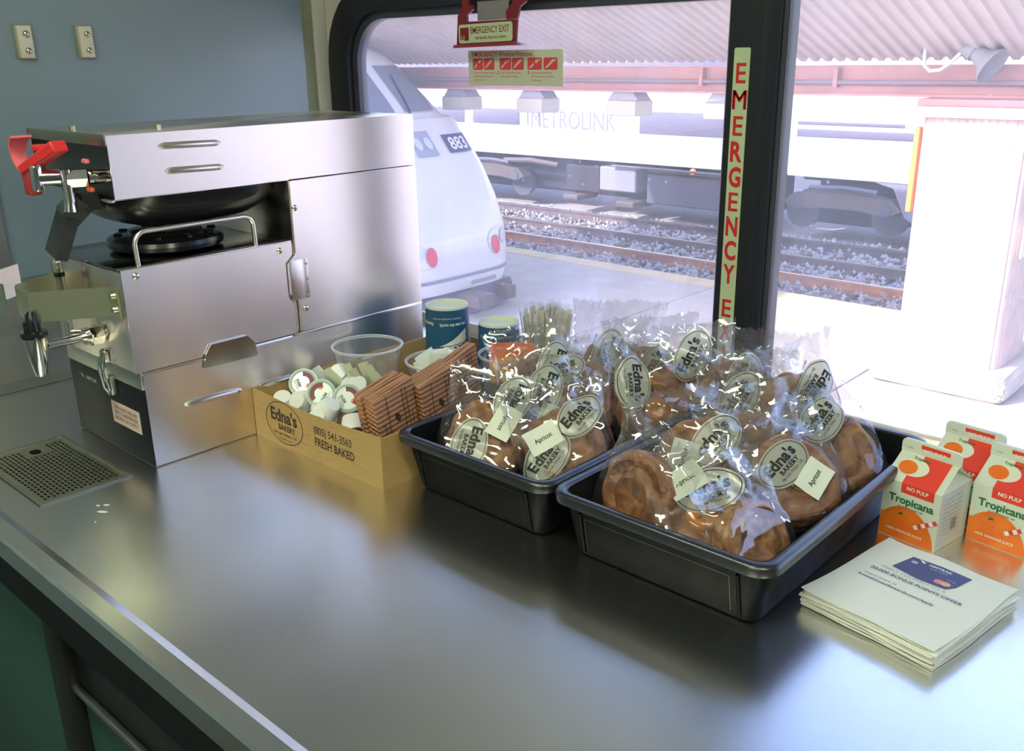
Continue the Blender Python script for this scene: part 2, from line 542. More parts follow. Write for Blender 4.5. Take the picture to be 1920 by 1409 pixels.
# raised marine rim: slope up from the top, flat, rolled front
rim_prof = [(FRONT + .0279, .0), (FRONT + .0279, -.0299), (FRONT - .001, -.0299), (FRONT - .0045, -.026), (FRONT - .0045, .001), (FRONT - .0015, .0042), (FRONT + .0175, .0042)]
MB().prism(rim_prof, 'x', XL, XR).build('front_rim', STEEL_TOP, top, smooth=None)
lip_prof = [(1.3271, -.03), (1.3271, .0), (1.3245, .016), (1.3265, .021), (1.331, .021), (1.331, -.03)]
MB().prism(lip_prof, 'x', XL, XR).build('window_lip', STEEL, top, smooth=25)
# backsplash against the blue wall
bs = [(CAR_X0 + .0005, 0), (CAR_X0 + .0005, .188), (CAR_X0 + .012, .188), (CAR_X0 + .012, .105), (XL - .022, .095), (XL - .022, .012), (XL, 0.0005)]
sp = MB(); v = [(x, y, z) for y in (FRONT, 1.25) for x, z in bs]; n = len(bs)
sp.add(v, [(i, (i + 1) % n, n + (i + 1) % n, n + i) for i in range(n)] + [tuple(range(n)), tuple(range(2 * n - 1, n - 1, -1))])
sp.build('backsplash', STEEL_DULL, counter, smooth=25)
# lower front: green panels in a dark frame
fy = FRONT + .045
MB().box(CAR_X0 + .001, XR, fy - .022, fy, -.125, -.0301).build('apron', BLACK_MATT, counter)
MB().box(CAR_X0 + .001, XR, fy + .012, fy + .03, FLOOR, -.1251).build('back_board', BLACK_MATT, counter)
for i, (a, b) in enumerate(((CAR_X0 + .01, -1.165), (-1.105, -.40), (-.34, .5), (.56, 1.4), (1.46, XR - .01))):
    pa = MB().rbox(a, b, fy - .004, fy + .0119, FLOOR + .06, -.128 if i == 0 else -.215, .003).build('green_panel', GREENPANEL, counter)
    if i:
        MB().rbox(a, b, fy - .006, fy + .0118, -.213, -.1275, .002).build('drawer_front', P('drawer_dark', (.016, .02, .02), .35), counter)
        MB().rbox(a - .002, b + .002, fy - .016, fy - .0061, -.2185, -.209, .003).build('pull_rail', STEEL_DULL, counter)
for x in (-1.135, -.37, .53, 1.43):
    MB().rbox(x - .029, x + .029, fy - .019, fy + .0117, FLOOR, -.1252, .004).build('frame_post', P('frame_post', (.035, .036, .032), .4, .6), counter)

# drip tray let into the counter
drip = empty('drip_tray', ((DX0 + DX1) / 2, (DY0 + DY1) / 2, -.03), 'perforated metal drip tray let into the counter before the coffee brewer', 'drip tray')
b = .0012
MB().box(DX0 + b, DX1 - b, DY0 + b, DY1 - b, -.03, -.027).build('pan', BLACK_MATT, drip)
fr = MB()
fr.box(DX0 + b, DX1 - b, DY0 + b, DY0 + .006, -.026, .0016); fr.box(DX0 + b, DX1 - b, DY1 - .006, DY1 - b, -.026, .0016)
fr.box(DX0 + b, DX0 + .006, DY0 + .0061, DY1 - .0061, -.026, .0016); fr.box(DX1 - .006, DX1 - b, DY0 + .0061, DY1 - .0061, -.026, .0016)
fr.build('rim', STEEL_DULL, drip)
# raised-edge grille: rows of small hooded openings
gx0, gx1, gy0, gy1 = DX0 + .0062, DX1 - .0062, DY0 + .0062, DY1 - .0062
NX, NY = 20, 19
gm = MB(); hood = MB()
pxs, pys = (gx1 - gx0) / NX, (gy1 - gy0) / NY
hx, hy, hr = DX0 + .036, DY0 + .071, .0105
for j in range(NY):
    for i in range(NX):
        x, y = gx0 + i * pxs, gy0 + j * pys
        cx, cy = x + pxs / 2, y + pys / 2
        border = i in (0, NX - 1) or j in (0, NY - 1)
        if math.hypot(cx - hx, cy - hy) < hr + .005:
            continue
        if border:
            gm.add([(x, y, 0), (x + pxs, y, 0), (x + pxs, y + pys, 0), (x, y + pys, 0)], [(0, 1, 2, 3)])
            continue
        s = .0018 if j % 2 else -.0018
        o = [(x, y, 0), (x + pxs, y, 0), (x + pxs, y + pys, 0), (x, y + pys, 0)]
        w, h = .0034, .0017
        q = [(cx + s - w, cy - h, 0), (cx + s + w, cy - h, 0), (cx + s + w, cy + h, 0), (cx + s - w, cy + h, 0)]
        gm.add(o + q, [(0, 1, 5, 4), (1, 2, 6, 5), (2, 3, 7, 6), (3, 0, 4, 7)])
        hood.add([(cx + s - w, cy + h, 0), (cx + s + w, cy + h, 0), (cx + s + w * .7, cy - h * .2, .0016), (cx + s - w * .7, cy - h * .2, .0016)], [(0, 1, 2, 3)])
# plate around the finger hole
R2 = hr + .0085
sq = [(hx + R2 * .95 * max(-1, min(1, 1.42 * math.cos(t))), hy + R2 * .95 * max(-1, min(1, 1.42 * math.sin(t)))) for t in [2 * math.pi * k / 32 for k in range(32)]]
ci = [(hx + hr * math.cos(2 * math.pi * k / 32), hy + hr * .75 * math.sin(2 * math.pi * k / 32)) for k in range(32)]
gm.add([(x, y, .0004) for x, y in sq] + [(x, y, .0004) for x, y in ci], [(i, (i + 1) % 32, 32 + (i + 1) % 32, 32 + i) for i in range(32)])
GR = P('grille_metal', (0.66, 0.64, 0.47), 0.32, 1.0)
g = gm.build('grille', GR, drip, recalc=False)
hood.build('hooded_openings', GR, g, smooth=None, recalc=False)['kind'] = 'stuff'

# wall brackets on the blue wall
for k, (y0, y1) in enumerate(((.668, .698), (.772, .802))):
    br = empty('wall_bracket', (CAR_X0, (y0 + y1) / 2, .556), 'small cream wall bracket with two screws, %s on the blue wall' % ('cut by the photo edge' if k == 0 else 'the fully visible one'), 'bracket', 'screwed brackets on the blue wall')
    MB().rbox(CAR_X0 + .0002, CAR_X0 + .004, y0, y1, .556, .612, .0015).build('base_plate', P('bracket_frame', (.30, .30, .20), .4), br)
    MB().rbox(CAR_X0 + .0041, CAR_X0 + .013, y0 + .002, y1 - .005, .558, .610, .0015).build('plate', P('bracket_cream', (.62, .58, .48), .5, var=.1, vscale=400), br)
    for z in (.570, .597):
        s = MB().lathe([(0, .0045), (.003, .004), (.0052, .002), (.0055, 0)], n=14).mesh('screw', smooth=60)
        s.materials.append(BRASSY)
        o = link_mesh('screw', s, br)
        o.rotation_euler = (0, math.pi / 2, 0)
        o.location = (.0131, 0, z - .556)

# ceiling light fixtures of the car
for k, (x, y) in enumerate(((-.75, .05), (.65, .05), (-.1, -.95))):
    cl = empty('ceiling_light', (x, y, CEIL - .04), ('fluorescent ceiling fixture above the brewer end of the counter', 'fluorescent ceiling fixture above the juice end of the counter', 'fluorescent ceiling fixture above the aisle')[k], 'light')
    MB().rbox(x - .55, x + .55, y - .09, y + .09, CEIL - .02, CEIL - .0005, .004).build('housing', WHITE, cl)
    MB().rbox(x - .53, x + .53, y - .075, y + .075, CEIL - .035, CEIL - .0201, .005).build('diffuser', P('lamp_diffuser', (.8, .8, .8), .5, emit=LAMP_COLOR, estr=LAMP_POWER), cl)
struct('trim_3', MB().rbox(CAR_X0 - .12, CAR_X0 - .022, 1.3001, YW - .0052, FLOOR, CEIL, .004), CREAM, 'cream reveal strip beside the window gasket')
# ------------------------------------------------------------------ the station outside
PZ = -2.5           # platform level
RZ = -2.72          # rail level
PAVE = P('platform_paving', (0.52, 0.50, 0.47), 0.75, var=.10, vscale=2.5, bump=.08, bscale=60)
BALLAST = P('ballast', (0.46, 0.45, 0.46), 0.9, var=.3, vscale=14, bump=.5, bscale=20, detail=6)
RAILSIDE = P('rusty_rail', (0.50, 0.22, 0.10), 0.6, var=.3, vscale=6)
RAILSHADE = P('shaded_rail', (0.15, 0.115, 0.115), 0.6, var=.3, vscale=6)  # darker copy of the rail, shade on its side put into the colour
RAILTOP = P('rail_head', (0.6, 0.58, 0.55), 0.3, 1.0)
TIE = P('wooden_tie', (0.13, 0.10, 0.085), 0.85, var=.3, vscale=8)
PINKPAINT = P('pink_paint', (0.56, 0.30, 0.30), 0.6, var=.15, vscale=3)
PALEPINK = P('pale_pink_sheet', (0.62, 0.53, 0.51), 0.6, var=.10, vscale=2.0, bump=.05, bscale=20)

gr = struct('ground', MB().box(-60, 40, -30, 60, RZ - .6, RZ - .22), BALLAST, 'grey ballast ground of the rail yard')
pl = empty('platform_pavement', (-4, 6.5, PZ - .2)); tag(pl, 'pale concrete station platform', 'platform', kind='structure')
MB().box(-60, 30, 1.75, 11.44, PZ - .45, PZ - .06).build('base', P('platform_base', (.36, .34, .32), .8), pl)
xs = [-3.42 + 3.05 * k for k in range(-9, 4)]
sl = None
for x0 in xs:
    for y0, y1 in ((1.78, 6.44), (6.46, 11.08)):
        MB().rbox(x0 + .008, x0 + 3.042, y0, y1, PZ - .06, PZ, .008, 1).build('paving_slab', PAVE, pl)
YEL = P('yellow_edge', (0.68, 0.58, 0.34), 0.7, var=.1, vscale=4)
for x0 in xs:
    MB().rbox(x0 + .004, x0 + 3.046, 11.10, 11.46, PZ - .14, PZ + .004, .01, 1).build('edge_block', YEL, pl)

def track(y0, y1, label, m0=None, m1=None):
    t = empty('railway_track', (-8, (y0 + y1) / 2, RZ - .22), label, 'track', 'tracks beyond the platform')
    for y, rm in ((y0, m0), (y1, m1)):
        prof = [(y - .07, RZ - .16), (y - .07, RZ - .145), (y - .012, RZ - .125), (y - .012, RZ - .045), (y - .036, RZ - .035), (y - .036, RZ), (y + .036, RZ), (y + .036, RZ - .035), (y + .012, RZ - .045), (y + .012, RZ - .125), (y + .07, RZ - .145), (y + .07, RZ - .16)]
        r = MB().prism(prof, 'x', -45, 12).build('rail', rm, t)
        MB().box(-45, 12, y - .035, y + .035, RZ + .0002, RZ + .003).build('rail_head', RAILTOP, r)
    ym = (y0 + y1) / 2
    me = MB().rbox(-.12, .12, -1.25, 1.25, -.2, 0, .01, 1).mesh('tie', smooth=None)
    me.materials.append(TIE)
    for k in range(44):
        o = link_mesh('tie', me, t)
        o.location = (-21 + k * .62 + 8, 0, .06)
    return t
track(12.02, 13.45, 'railway track running directly along the platform edge', RAILSIDE, RAILSIDE)
track(14.75, 16.18, 'second railway track, the one nearer the white passenger cars', RAILSHADE, RAILSHADE)

def heaps(y0, y1, n, name, label):
    mb = MB()
    rnd = random.Random(n)
    for i in range(n):
        x, y = rnd.uniform(-22, 3), rnd.uniform(y0, y1)
        r = rnd.uniform(.025, .06)
        z = RZ - .2 + rnd.uniform(0, .1)
        a = rnd.uniform(0, 6)
        p = [(x + r * math.cos(a + k * 2.1) * rnd.uniform(.7, 1.2), y + r * math.sin(a + k * 2.1), z + rnd.uniform(-.02, .02)) for k in range(3)]
        p += [(x, y, z + r), (x, y, z - r)]
        mb.add(p, [(0, 1, 3), (1, 2, 3), (2, 0, 3), (1, 0, 4), (2, 1, 4), (0, 2, 4)])
    o = mb.build(name, P('ballast_stone', (0.50, 0.49, 0.51), 0.9, var=.2, vscale=5), None, smooth=None)
    tag(o, label, 'ballast', kind='stuff')
heaps(11.55, 17.0, 9000, 'ballast_stones', 'loose pale grey ballast stones between the tracks')

# ------------------------------------------------------------------ canopy, beam, column
can = empty('platform_canopy', (-5, 9.3, .2), 'corrugated pale pink platform canopy on a pink beam', 'canopy')
CY, CZ, SL = 9.3, .42, .355
pitch, seg = .13, 7
prof = []
for k in range(seg):
    x = k * pitch
    prof += [(x, 0), (x + .055, 0), (x + .07, .032), (x + .115, .032)]
prof.append((seg * pitch, 0))
for side, (ya, yb) in (('near', (7.55, 9.2)), ('far', (9.4, 12.6))):  # unseen far wing stretched wide to throw shade over the tracks
    v = []
    for y in (ya, yb):
        zz = CZ + abs(CY - y) * SL
        v += [(x, y - CY, zz + d) for x, d in prof] 
    n = len(prof)
    me = MB().add(v, [(i, i + 1, n + i + 1, n + i) for i in range(n - 1)]).mesh('roof_sheet', smooth=None, recalc=False)
    me.materials.append(PALEPINK)
    for q in range(3 if side == 'near' else 0, 19):
        o = link_mesh('roof_sheet', me, can)
        o.location = (-14 + q * seg * pitch + 5, 0, -.2)
mb = MB(); mb.box(-14, 3.4, 9.18, 9.42, .14, .4195)
beam = mb.build('beam', PINKPAINT, can)
MB().box(-14, 3.4, 9.10, 9.1799, .14, .165).build('beam_flange', PINKPAINT, beam)
MB().tube([(-14, 9.13, .265), (3.4, 9.13, .265)], .022, 8).build('conduit', P('conduit_grey', (.30, .25, .29), .5), can)
for x in (-7.8, -5.6, -4.1, -2.3, -.2):
    MB().box(x - .02, x + .02, 9.1, 9.1799, .22, .40).build('conduit_clip', PINKPAINT, can)

col = empty('platform_column', (-2.70, 9.35, PZ), 'thick fluted platform column with rough plinth, sunlit white', 'column')
WCOL = P('column_paint', (0.60, 0.47, 0.44), 0.7, var=.15, vscale=4, bump=.1, bscale=30)
pr = []
NF = 48
for k in range(NF * 4):
    a = 2 * math.pi * k / (NF * 4)
    c, s = math.cos(a), math.sin(a)
    rr_ = .50 / (abs(c) ** 6 + abs(s) ** 6) ** (1 / 6) * .96
    rr_ -= .012 if k % 4 == 0 else 0
    pr.append((-2.70 + rr_ * c, 9.35 + rr_ * s))
MB().prism(pr, 'z', PZ + .26, -.02).build('shaft', WCOL, col, smooth=20)
MB().rbox(-3.24, -2.16, 8.81, 9.89, -.019, .075, .012).build('capital', P('capital_band', (.60, .48, .47), .6), col)
MB().rbox(-3.2, -2.2, 8.85, 9.85, .0751, .139, .01).build('bearing_block', PINKPAINT, col)
bm = bmesh.new()
bmesh.ops.create_cube(bm, size=1)
for v in bm.verts:
    v.co = Vector((-2.70 + v.co.x * 1.24, 9.35 + v.co.y * 1.3, PZ + .13 + v.co.z * .258))
bmesh.ops.bevel(bm, geom=bm.edges[:], offset=.09, segments=4, profile=.5, affect='EDGES')
bmesh.ops.subdivide_edges(bm, edges=bm.edges[:], cuts=2, use_grid_fill=True)
rn = random.Random(3)
for v in bm.verts:
    v.co += Vector((rn.uniform(-1, 1), rn.uniform(-1, 1), rn.uniform(-.5, .3))) * .012
MB().bm(bm).build('plinth', P('plinth_concrete', (.58, .52, .48), .85, var=.15, vscale=6), col)
MB().rbox(-3.262, -3.205, 9.02, 9.12, -.9, -.12, .02).build('orange_guard', P('orange_guard', (.85, .30, .06), .5), col)
MB().rbox(-2.20, -2.185, 8.95, 9.3, -1.2, -.9, .002).build('notice', PAPER, col)

# horn loudspeaker under the canopy
hn = empty('horn_speaker', (-2.86, 9.0, .50), 'grey horn loudspeaker with a white looped cable under the canopy', 'loudspeaker')
GREYH = P('horn_grey', (.36, .37, .40), .5)
a = Vector((-2.80, 8.98, .52)); d = Vector((.62, -.12, -.42)).normalized()
MB().cyl(a - d * .16, a, .075, .085, 14).build('driver', GREYH, hn)
MB().lathe([(.06, .0), (.075, .06), (.10, .14), (.16, .20), (.165, .22), (.15, .2), (.09, .14), (.0, .02)], n=20).build('horn', GREYH, hn, local=True)
hn.children[-1].rotation_mode = 'QUATERNION'
hn.children[-1].rotation_quaternion = d.to_track_quat('Z', 'Y')
hn.children[-1].location = a - Vector(hn.location) - d * .02
MB().tube([(-2.84, 9.0, .56), (-2.84, 9.02, .64)], .03, 8).build('bracket', GREYH, hn)
MB().tube([(-2.93, 8.99, .52), (-3.0, 8.98, .44), (-3.08, 8.98, .38), (-3.17, 8.98, .37), (-3.23, 8.99, .42), (-3.24, 9.0, .53), (-3.23, 9.0, .66)], .017, 8).build('cable', WHITE, hn)

# box lamps hanging from the beam
for k, px in enumerate((-9.45, -8.08, -6.67, -5.35)):
    lm = empty('hanging_lamp', (px, 9.3, -.12), ('beige box lamp under the canopy beam, beside the locomotive', 'beige box lamp under the canopy beam, second from the locomotive', 'beige box lamp under the canopy beam, third from the locomotive', 'beige box lamp under the canopy beam, next to the black window post')[k], 'lamp', 'box lamps under the canopy beam')
    MB().prism([(px - .14, .139), (px + .14, .139), (px + .215, .045), (px - .215, .045)], 'y', 9.17, 9.43).build('shade', P('lamp_shade', (.40, .40, .46), .5), lm)
    MB().rbox(px - .215, px + .215, 9.12, 9.48, -.13, .0449, .02).build('box', P('lamp_box', (.60, .55, .50), .6), lm)

# unseen high roof slab, added to shade the locomotive end of the platform
occluder = empty('shade_roof', (-24, -3, PZ), 'unseen roof slab on posts, added behind the train to shade the platform', 'shade helper')
MB().box(-45, -10.55, -9, 3.6, 5.0, 5.5).build('roof', P('occluder_roof', (.45, .42, .40), .7), occluder)
for x in (-12, -22, -32, -42):
    MB().box(x - .3, x + .3, -7.3, -6.7, PZ, 4.999).build('post', P('occluder_post', (.45, .42, .40), .7), occluder)

# ------------------------------------------------------------------ locomotive
LWHITE = P('loco_white', (0.74, 0.73, 0.72), 0.28, coat=.3)
loco = empty('locomotive', (-9, 7.85, PZ), 'white diesel locomotive with sloping nose and blue number board', 'locomotive')
LC = 7.80
#      z      Xfront  halfwidth  depth of the rounded front
ST = [(-2.14, -7.98, .92, .75), (-2.0, -7.95, .96, .80), (-1.75, -7.95, .99, .85), (-1.45, -8.0, 1.02, .9), (-1.1, -8.16, 1.05, 1.0), (-.75, -8.38, 1.07, 1.1),
      (-.42, -8.66, 1.08, 1.1), (-.25, -8.80, 1.05, 1.1), (-.17, -8.86, 1.02, 1.1), (-.14, -8.98, .92, 1.05), (.0, -9.1, .84, 1.0), (.5, -9.66, .68, 1.0), (.62, -9.85, .62, 1.0), (.78, -10.4, .52, .9), (.86, -11.2, .35, .6)]
NE = 4.6
def ring(z, xf, hw, dp, n=26, e=NE):
    pts = [(-24.0, LC - hw - .14, z)]
    for k in range(n + 1):
        a = -math.pi / 2 + math.pi * k / n
        c, s = math.cos(a), math.sin(a)
        x = xf - dp + dp * (abs(c) ** (2 / e))
        y = LC + hw * math.copysign(abs(s) ** (2 / e), s)
        pts.append((x, y, z))
    pts.append((-24.0, LC + hw + .14, z))
    return pts
def lx(z):
    for a, b in zip(ST[:-1], ST[1:]):
        if a[0] <= z <= b[0]:
            t = (z - a[0]) / (b[0] - a[0])
            return [a[i] + (b[i] - a[i]) * t for i in range(4)]
def nose(y, z, out=.0):
    """point on the nose at lateral y, height z"""
    _, xf, hw, dp = lx(z)
    s = max(-.999, min(.999, (y - LC) / hw))
    sn = abs(s) ** (NE / 2)
    c = math.sqrt(max(0, 1 - sn * sn))
    return (xf - dp + dp * c ** (2 / NE) + out, y, z)
rings = [ring(*s) for s in ST]
n = len(rings[0])
mb = MB(); mb.add([p for r in rings for p in r], [(j * n + i, j * n + i + 1, (j + 1) * n + i + 1, (j + 1) * n + i) for j in range(len(ST) - 1) for i in range(n - 1)] + [tuple((len(ST) - 1) * n + i for i in range(n))])
body = mb.build('body', LWHITE, loco, smooth=30)
def nose_patch(name, mat, parent, y0, y1, z0, z1, out, skew=0.0, ny=6, nz=4):
    m_ = MB()
    put_grid(m_, 0, 1, 0, 1, ny, nz, lambda a, b: nose(y0 + (y1 - y0) * a + skew * (b - .5), z0 + (z1 - z0) * b, out))
    return m_.build(name, mat, parent, recalc=False)
GLZ = P('loco_glass', (.16, .19, .26), .1, coat=.5)
nose_patch('windshield', GLZ, loco, LC + .08, LC + .60, -.08, .46, .02)
nose_patch('windshield', GLZ, loco, LC - .60, LC - .08, -.08, .46, .02)
nose_patch('wiper', BLACK_MATT, loco, LC + .18, LC + .21, -.1, .35, .035, .12)
nb = nose_patch('number_board', P('number_blue', (.045, .07, .17), .3), loco, LC + .36, LC + .80, -.57, -.36, .018)
m_ = MB(); put_text(m_, '883', lambda a, b: nose(LC + .575 + a, -.53 + b, .03), 0, 0, .135, w=.31, bold=.02)
m_.build('number', P('number_white', (.85, .85, .85), .4), nb, smooth=None, recalc=False)
hl = nose_patch('headlight_housing', P('headlight_glass', (.34, .38, .46), .12, coat=.5), loco, LC - .18, LC + .17, -.58, -.30, .015)
for dy in (-.08, .08):
    m_ = MB(); put_disc(m_, dy, -.44, .055, .07, lambda a, b: nose(LC + a, b, .028)); m_.build('lamp', P('lamp_glass', (.62, .64, .70), .15), hl, recalc=False)
for sgn in (1, -1):
    cl = MB(); put_disc(cl, sgn * .62, -1.62, .20, .17, lambda a, b: nose(LC + a, b, .012)); cl = cl.build('light_cluster', LWHITE, loco, recalc=False)
    m_ = MB(); put_disc(m_, sgn * .54, -1.66, .075, .115, lambda a, b: nose(LC + a, b, .03)); m_.build('red_marker', P('marker_red', (.70, .06, .10), .25), cl, recalc=False)
    m_ = MB(); put_disc(m_, sgn * .715, -1.58, .075, .09, lambda a, b: nose(LC + a, b, .03)); m_.build('ditch_light', P('ditch_glass', (.60, .62, .66), .2), cl, recalc=False)
m_ = MB(); put_grid(m_, -.86, .86, -1.985, -1.945, 24, 1, lambda a, b: nose(LC + a, b, .012)); m_.build('nose_stripe', P('loco_grey_blue', (.22, .24, .34), .4), loco, recalc=False)
m_ = MB(); put_grid(m_, .1, .55, -2.10, -2.05, 8, 1, lambda a, b: nose(LC + a, b, .012)); m_.build('step', P('loco_step', (.35, .33, .36), .5), loco, recalc=False)
mb = MB(); mb.prism([(LC - .85, -2.1401), (LC + .85, -2.1401), (LC + .95, -2.42), (LC + .3, -2.47), (LC - .3, -2.47), (LC - .95, -2.42)], 'x', -8.5, -8.0)
mb.build('pilot', P('pilot_dark', (.10, .09, .13), .5), loco)
mb = MB(); mb.box(-7.999, -7.70, LC + .55, LC + .62, -2.32, -2.16); mb.box(-7.999, -7.6, LC - .14, LC + .14, -2.3, -2.16)
mb.build('coupler', P('coupler_dark', (.12, .09, .08), .6), loco)
MB().box(-23.5, -8.7, LC - .75, LC + .75, -2.46, -2.1401).build('underframe', BLACK_MATT, loco)
MB().rbox(-12.5, -10.9, LC - .4, LC + .4, .80, 1.05, .08).build('roof_box', P('roof_grey', (.40, .41, .46), .5), loco)
tr = empty('pavement_rails', (-16, LC, PZ)); tag(tr, 'rails let into the paving beneath the white locomotive', 'track')
for dy in (-.7175, .7175):
    MB().box(-24, -8.2, LC + dy - .035, LC + dy + .035, PZ + .0005, PZ + .012).build('rail', RAILSIDE, tr)
wm = MB().cyl((0, -.06, 0), (0, .06, 0), .30, n=24).mesh('wheel', smooth=35); wm.materials.append(P('wheel_steel', (.14, .13, .13), .5, .6))
for x in (-10.5, -12.9, -18, -20.4):
    for dy in (-.7175, .7175):
        o = link_mesh('wheel', wm, loco); o.location = (x + 9, dy + LC - 7.85, .312)

# ------------------------------------------------------------------ passenger cars on the far track
CWHITE = P('car_white', (.80, .80, .81), .35)
BAND = P('car_window_band', (.17, .17, .25), .3, var=.05, vscale=.7)
DARKU = P('underframe_dark', (.02, .02, .035), .6, var=.3, vscale=3)
TANU = P('underframe_tan', (.12, .10, .095), .7, var=.2, vscale=3)
GREYU = P('underframe_grey', (.09, .095, .14), .6)
TY = 17.0
def railcar(x0, x1, label):
    c = empty('passenger_car', ((x0 + x1) / 2, TY + 1.4, RZ), label, 'train car', 'passenger cars on the far track')
    prof = [(TY + .05, -1.70), (TY, -1.60), (TY, .55), (TY + .18, 1.55), (TY + .7, 1.95), (TY + 2.2, 1.95), (TY + 2.75, 1.5), (TY + 2.9, .5), (TY + 2.9, -1.6), (TY + 2.85, -1.7)]
    MB().prism(prof, 'x', x0, x1).build('body', CWHITE, c)
    return c
c1 = railcar(-34, -9.0, 'white passenger car with grey window band and station lettering, behind the locomotive')
SEGS = [(-33, -12.35), (-9.05 - .0, -9.06)]
for a, b in ((-33.0, -25.2), (-24.8, -17.2), (-16.9, -15.35)):
    MB().rbox(a, b, TY - .012, TY - .0005, -1.00, -.64, .004).build('window_band', BAND, c1)
MB().rbox(-11.9, -9.02, TY - .012, TY - .0005, -1.06, -.60, .004).build('window_band', BAND, c1)
for a in (-15.1, -14.75):
    MB().box(a, a + .02, TY - .010, TY - .0005, -1.0, -.64).build('door_seam', GREYU, c1)
m_ = MB(); put_text(m_, 'METROLINK', lambda a, b: (a, TY - .006, b), -13.75, -1.04, .40, w=2.45)
m_.build('lettering', P('letter_grey', (.22, .22, .30), .5), c1, smooth=None, recalc=False)
for a, b in ((-33.0, -24), (-23.6, -16), (-15.6, -9.1)):
    MB().rbox(a, b, TY - .012, TY - .0005, .10, .50, .004).build('upper_window_band', BAND, c1)
MB().box(-33.5, -9.2, TY + 1.0, TY + 1.9, -2.62, -1.7015).build('dark_backing', DARKU, c1)  # dark box added to keep the see-through gap below the body dark
c2 = railcar(-8.45, 8.0, 'white passenger car beyond the black window post with a grey skirt')
MB().box(-8.2, 7.8, TY + 1.0, TY + 1.9, -2.62, -1.7015).build('dark_backing', DARKU, c2)
MB().rbox(-8.3, -5.6, TY - .012, TY - .0005, -.96, -.82, .004).build('window_band', BAND, c2)
MB().rbox(-8.3, -6.3, TY - .012, TY - .0005, -.74, -.68, .004).build('vent_band', BAND, c2)
sk = [(-6.75, -1.71), (-5.2, -1.71), (-4.85, -1.85), (-4.85, -2.52), (-5.75, -2.52), (-6.15, -2.3), (-6.4, -1.8)]
MB().prism(sk, 'y', TY + .05, TY + .3).build('skirt', P('skirt_grey', (.22, .22, .30), .5), c2)
MB().box(-8.7, -8.62, TY + .1, TY + .16, -1.8, -.2).build('grab_rail', P('grab_yellow', (.75, .60, .10), .5), c2)
rn = random.Random(11)
def under(c, items):
    for (a, b, z0, z1, dy, m_) in items:
        MB().rbox(a, b, TY + .1 + dy, TY + .9 + dy, z0, z1, .03, 1).build('equipment_box', m_, c)
under(c1, [(-9.0 - 2.75, -9.15, -2.55, -1.90, 0, GREYU), (-11.75, -9.15, -1.89, -1.80, -.02, TANU), (-13.0, -12.0, -2.35, -1.82, -.05, P('cabinet_pale', (.26, .27, .32), .5)), (-14.1, -13.1, -2.45, -1.85, .1, DARKU),
           (-13.95, -13.5, -2.62, -2.5, -.2, TANU), (-12.4, -11.9, -2.66, -2.52, -.25, TANU), (-17.2, -14.2, -2.5, -1.8, .5, DARKU), (-20, -17.5, -2.5, -1.8, .4, GREYU), (-24, -20.4, -2.5, -1.8, .4, DARKU), (-33, -24.4, -2.5, -1.8, .5, DARKU), (-33.5, -9.05, -1.82, -1.701, .6, DARKU)])
under(c2, [(-8.4, -4.3, -1.83, -1.701, .5, DARKU), (-8.3, -6.7, -2.6, -2.0, .3, DARKU), (-4.7, 6, -2.5, -1.75, .3, DARKU)])
for nm, cc, xs_ in (('truck', c1, (-16.4, -30)), ('truck', c2, (-7.35, 4))):
    for x in xs_:
        b_ = MB(); b_.prism([(x - 1.15, -2.2), (x - .95, -2.02), (x - .3, -1.95), (x + .3, -1.95), (x + .95, -2.02), (x + 1.15, -2.2), (x + .9, -2.32), (x + .35, -2.25), (x - .35, -2.25), (x - .9, -2.32)], 'y', TY + .02, TY + .28)
        b_ = b_.build('truck_frame', TANU, cc)
        for dx in (-.85, .85):
            MB().cyl((x + dx, TY + .3, -2.37), (x + dx, TY + .44, -2.37), .34, n=24).build('wheel', P('wheel_dark', (.09, .09, .12), .5), b_)
            MB().cyl((x + dx, TY + .0, -2.2), (x + dx, TY + .019, -2.2), .11, n=12).build('axle_box', GREYU, b_)
        MB().tube([(x - .6, TY - .02, -1.88), (x + .1, TY - .02, -1.85), (x + .7, TY - .02, -1.89)], .045, 8).build('damper', GREYU, b_)
MB().lathe([(0, .06), (.05, .04), (.06, 0), (.05, -.05), (0, -.07)], (-10.55, TY + .02, -1.77), 12).build('marker_lamp', P('marker_lamp_red', (.9, .12, .08), .3, emit=(1, .12, .05), estr=3), c1)
MB().tube([(-15.9, TY + .05, -1.85), (-15.0, TY - .02, -1.80), (-14.2, TY + .05, -1.87)], .06, 8).build('pipe', TANU, c1)
MB().tube([(-12.6, TY - .02, -1.78), (-11, TY - .02, -1.78), (-9.2, TY - .02, -1.80)], .03, 8).build('pipe', GREYU, c1)
struct('trim_4', MB().box(-60, 40, 24, 24.4, RZ - .3, .1), P('far_wall', (.55, .54, .55), .8), 'pale boundary wall far beyond the trains')
# ------------------------------------------------------------------ coffee brewer
BX0, BX1, BY0, BY1 = -1.445, -1.205, .55, 1.07
brew = empty('coffee_brewer', ((BX0 + BX1) / 2, (BY0 + BY1) / 2, 0), 'stainless steel coffee brewer with red lever and faucet beside the blue wall', 'coffee brewer')
def sheet(name, poly, t=.0016, mat=STEEL, x=BX1, parent=brew):
    """side sheet in the yz plane, proud of x"""
    return MB().prism(poly, 'x', x + .0001, x + t).build(name, mat, parent, smooth=None)
# base cabinet
base = MB().rbox(BX0, BX1, BY0 + .002, BY1, 0.0, .1415, .002).build('base_cabinet', STEEL, brew)
MB().rbox(BX0 + .001, BX1 - .001, BY0 - .001, BY0 + .0019, .002, .117, .0008).build('front_panel', CHARCOAL, brew)
fp = brew.children[-1]
MB().rbox(BX0 + .001, BX1 - .001, BY0 - .002, BY0 + .0019, .1171, .1425, .0008).build('front_lip', STEEL_DULL, brew)
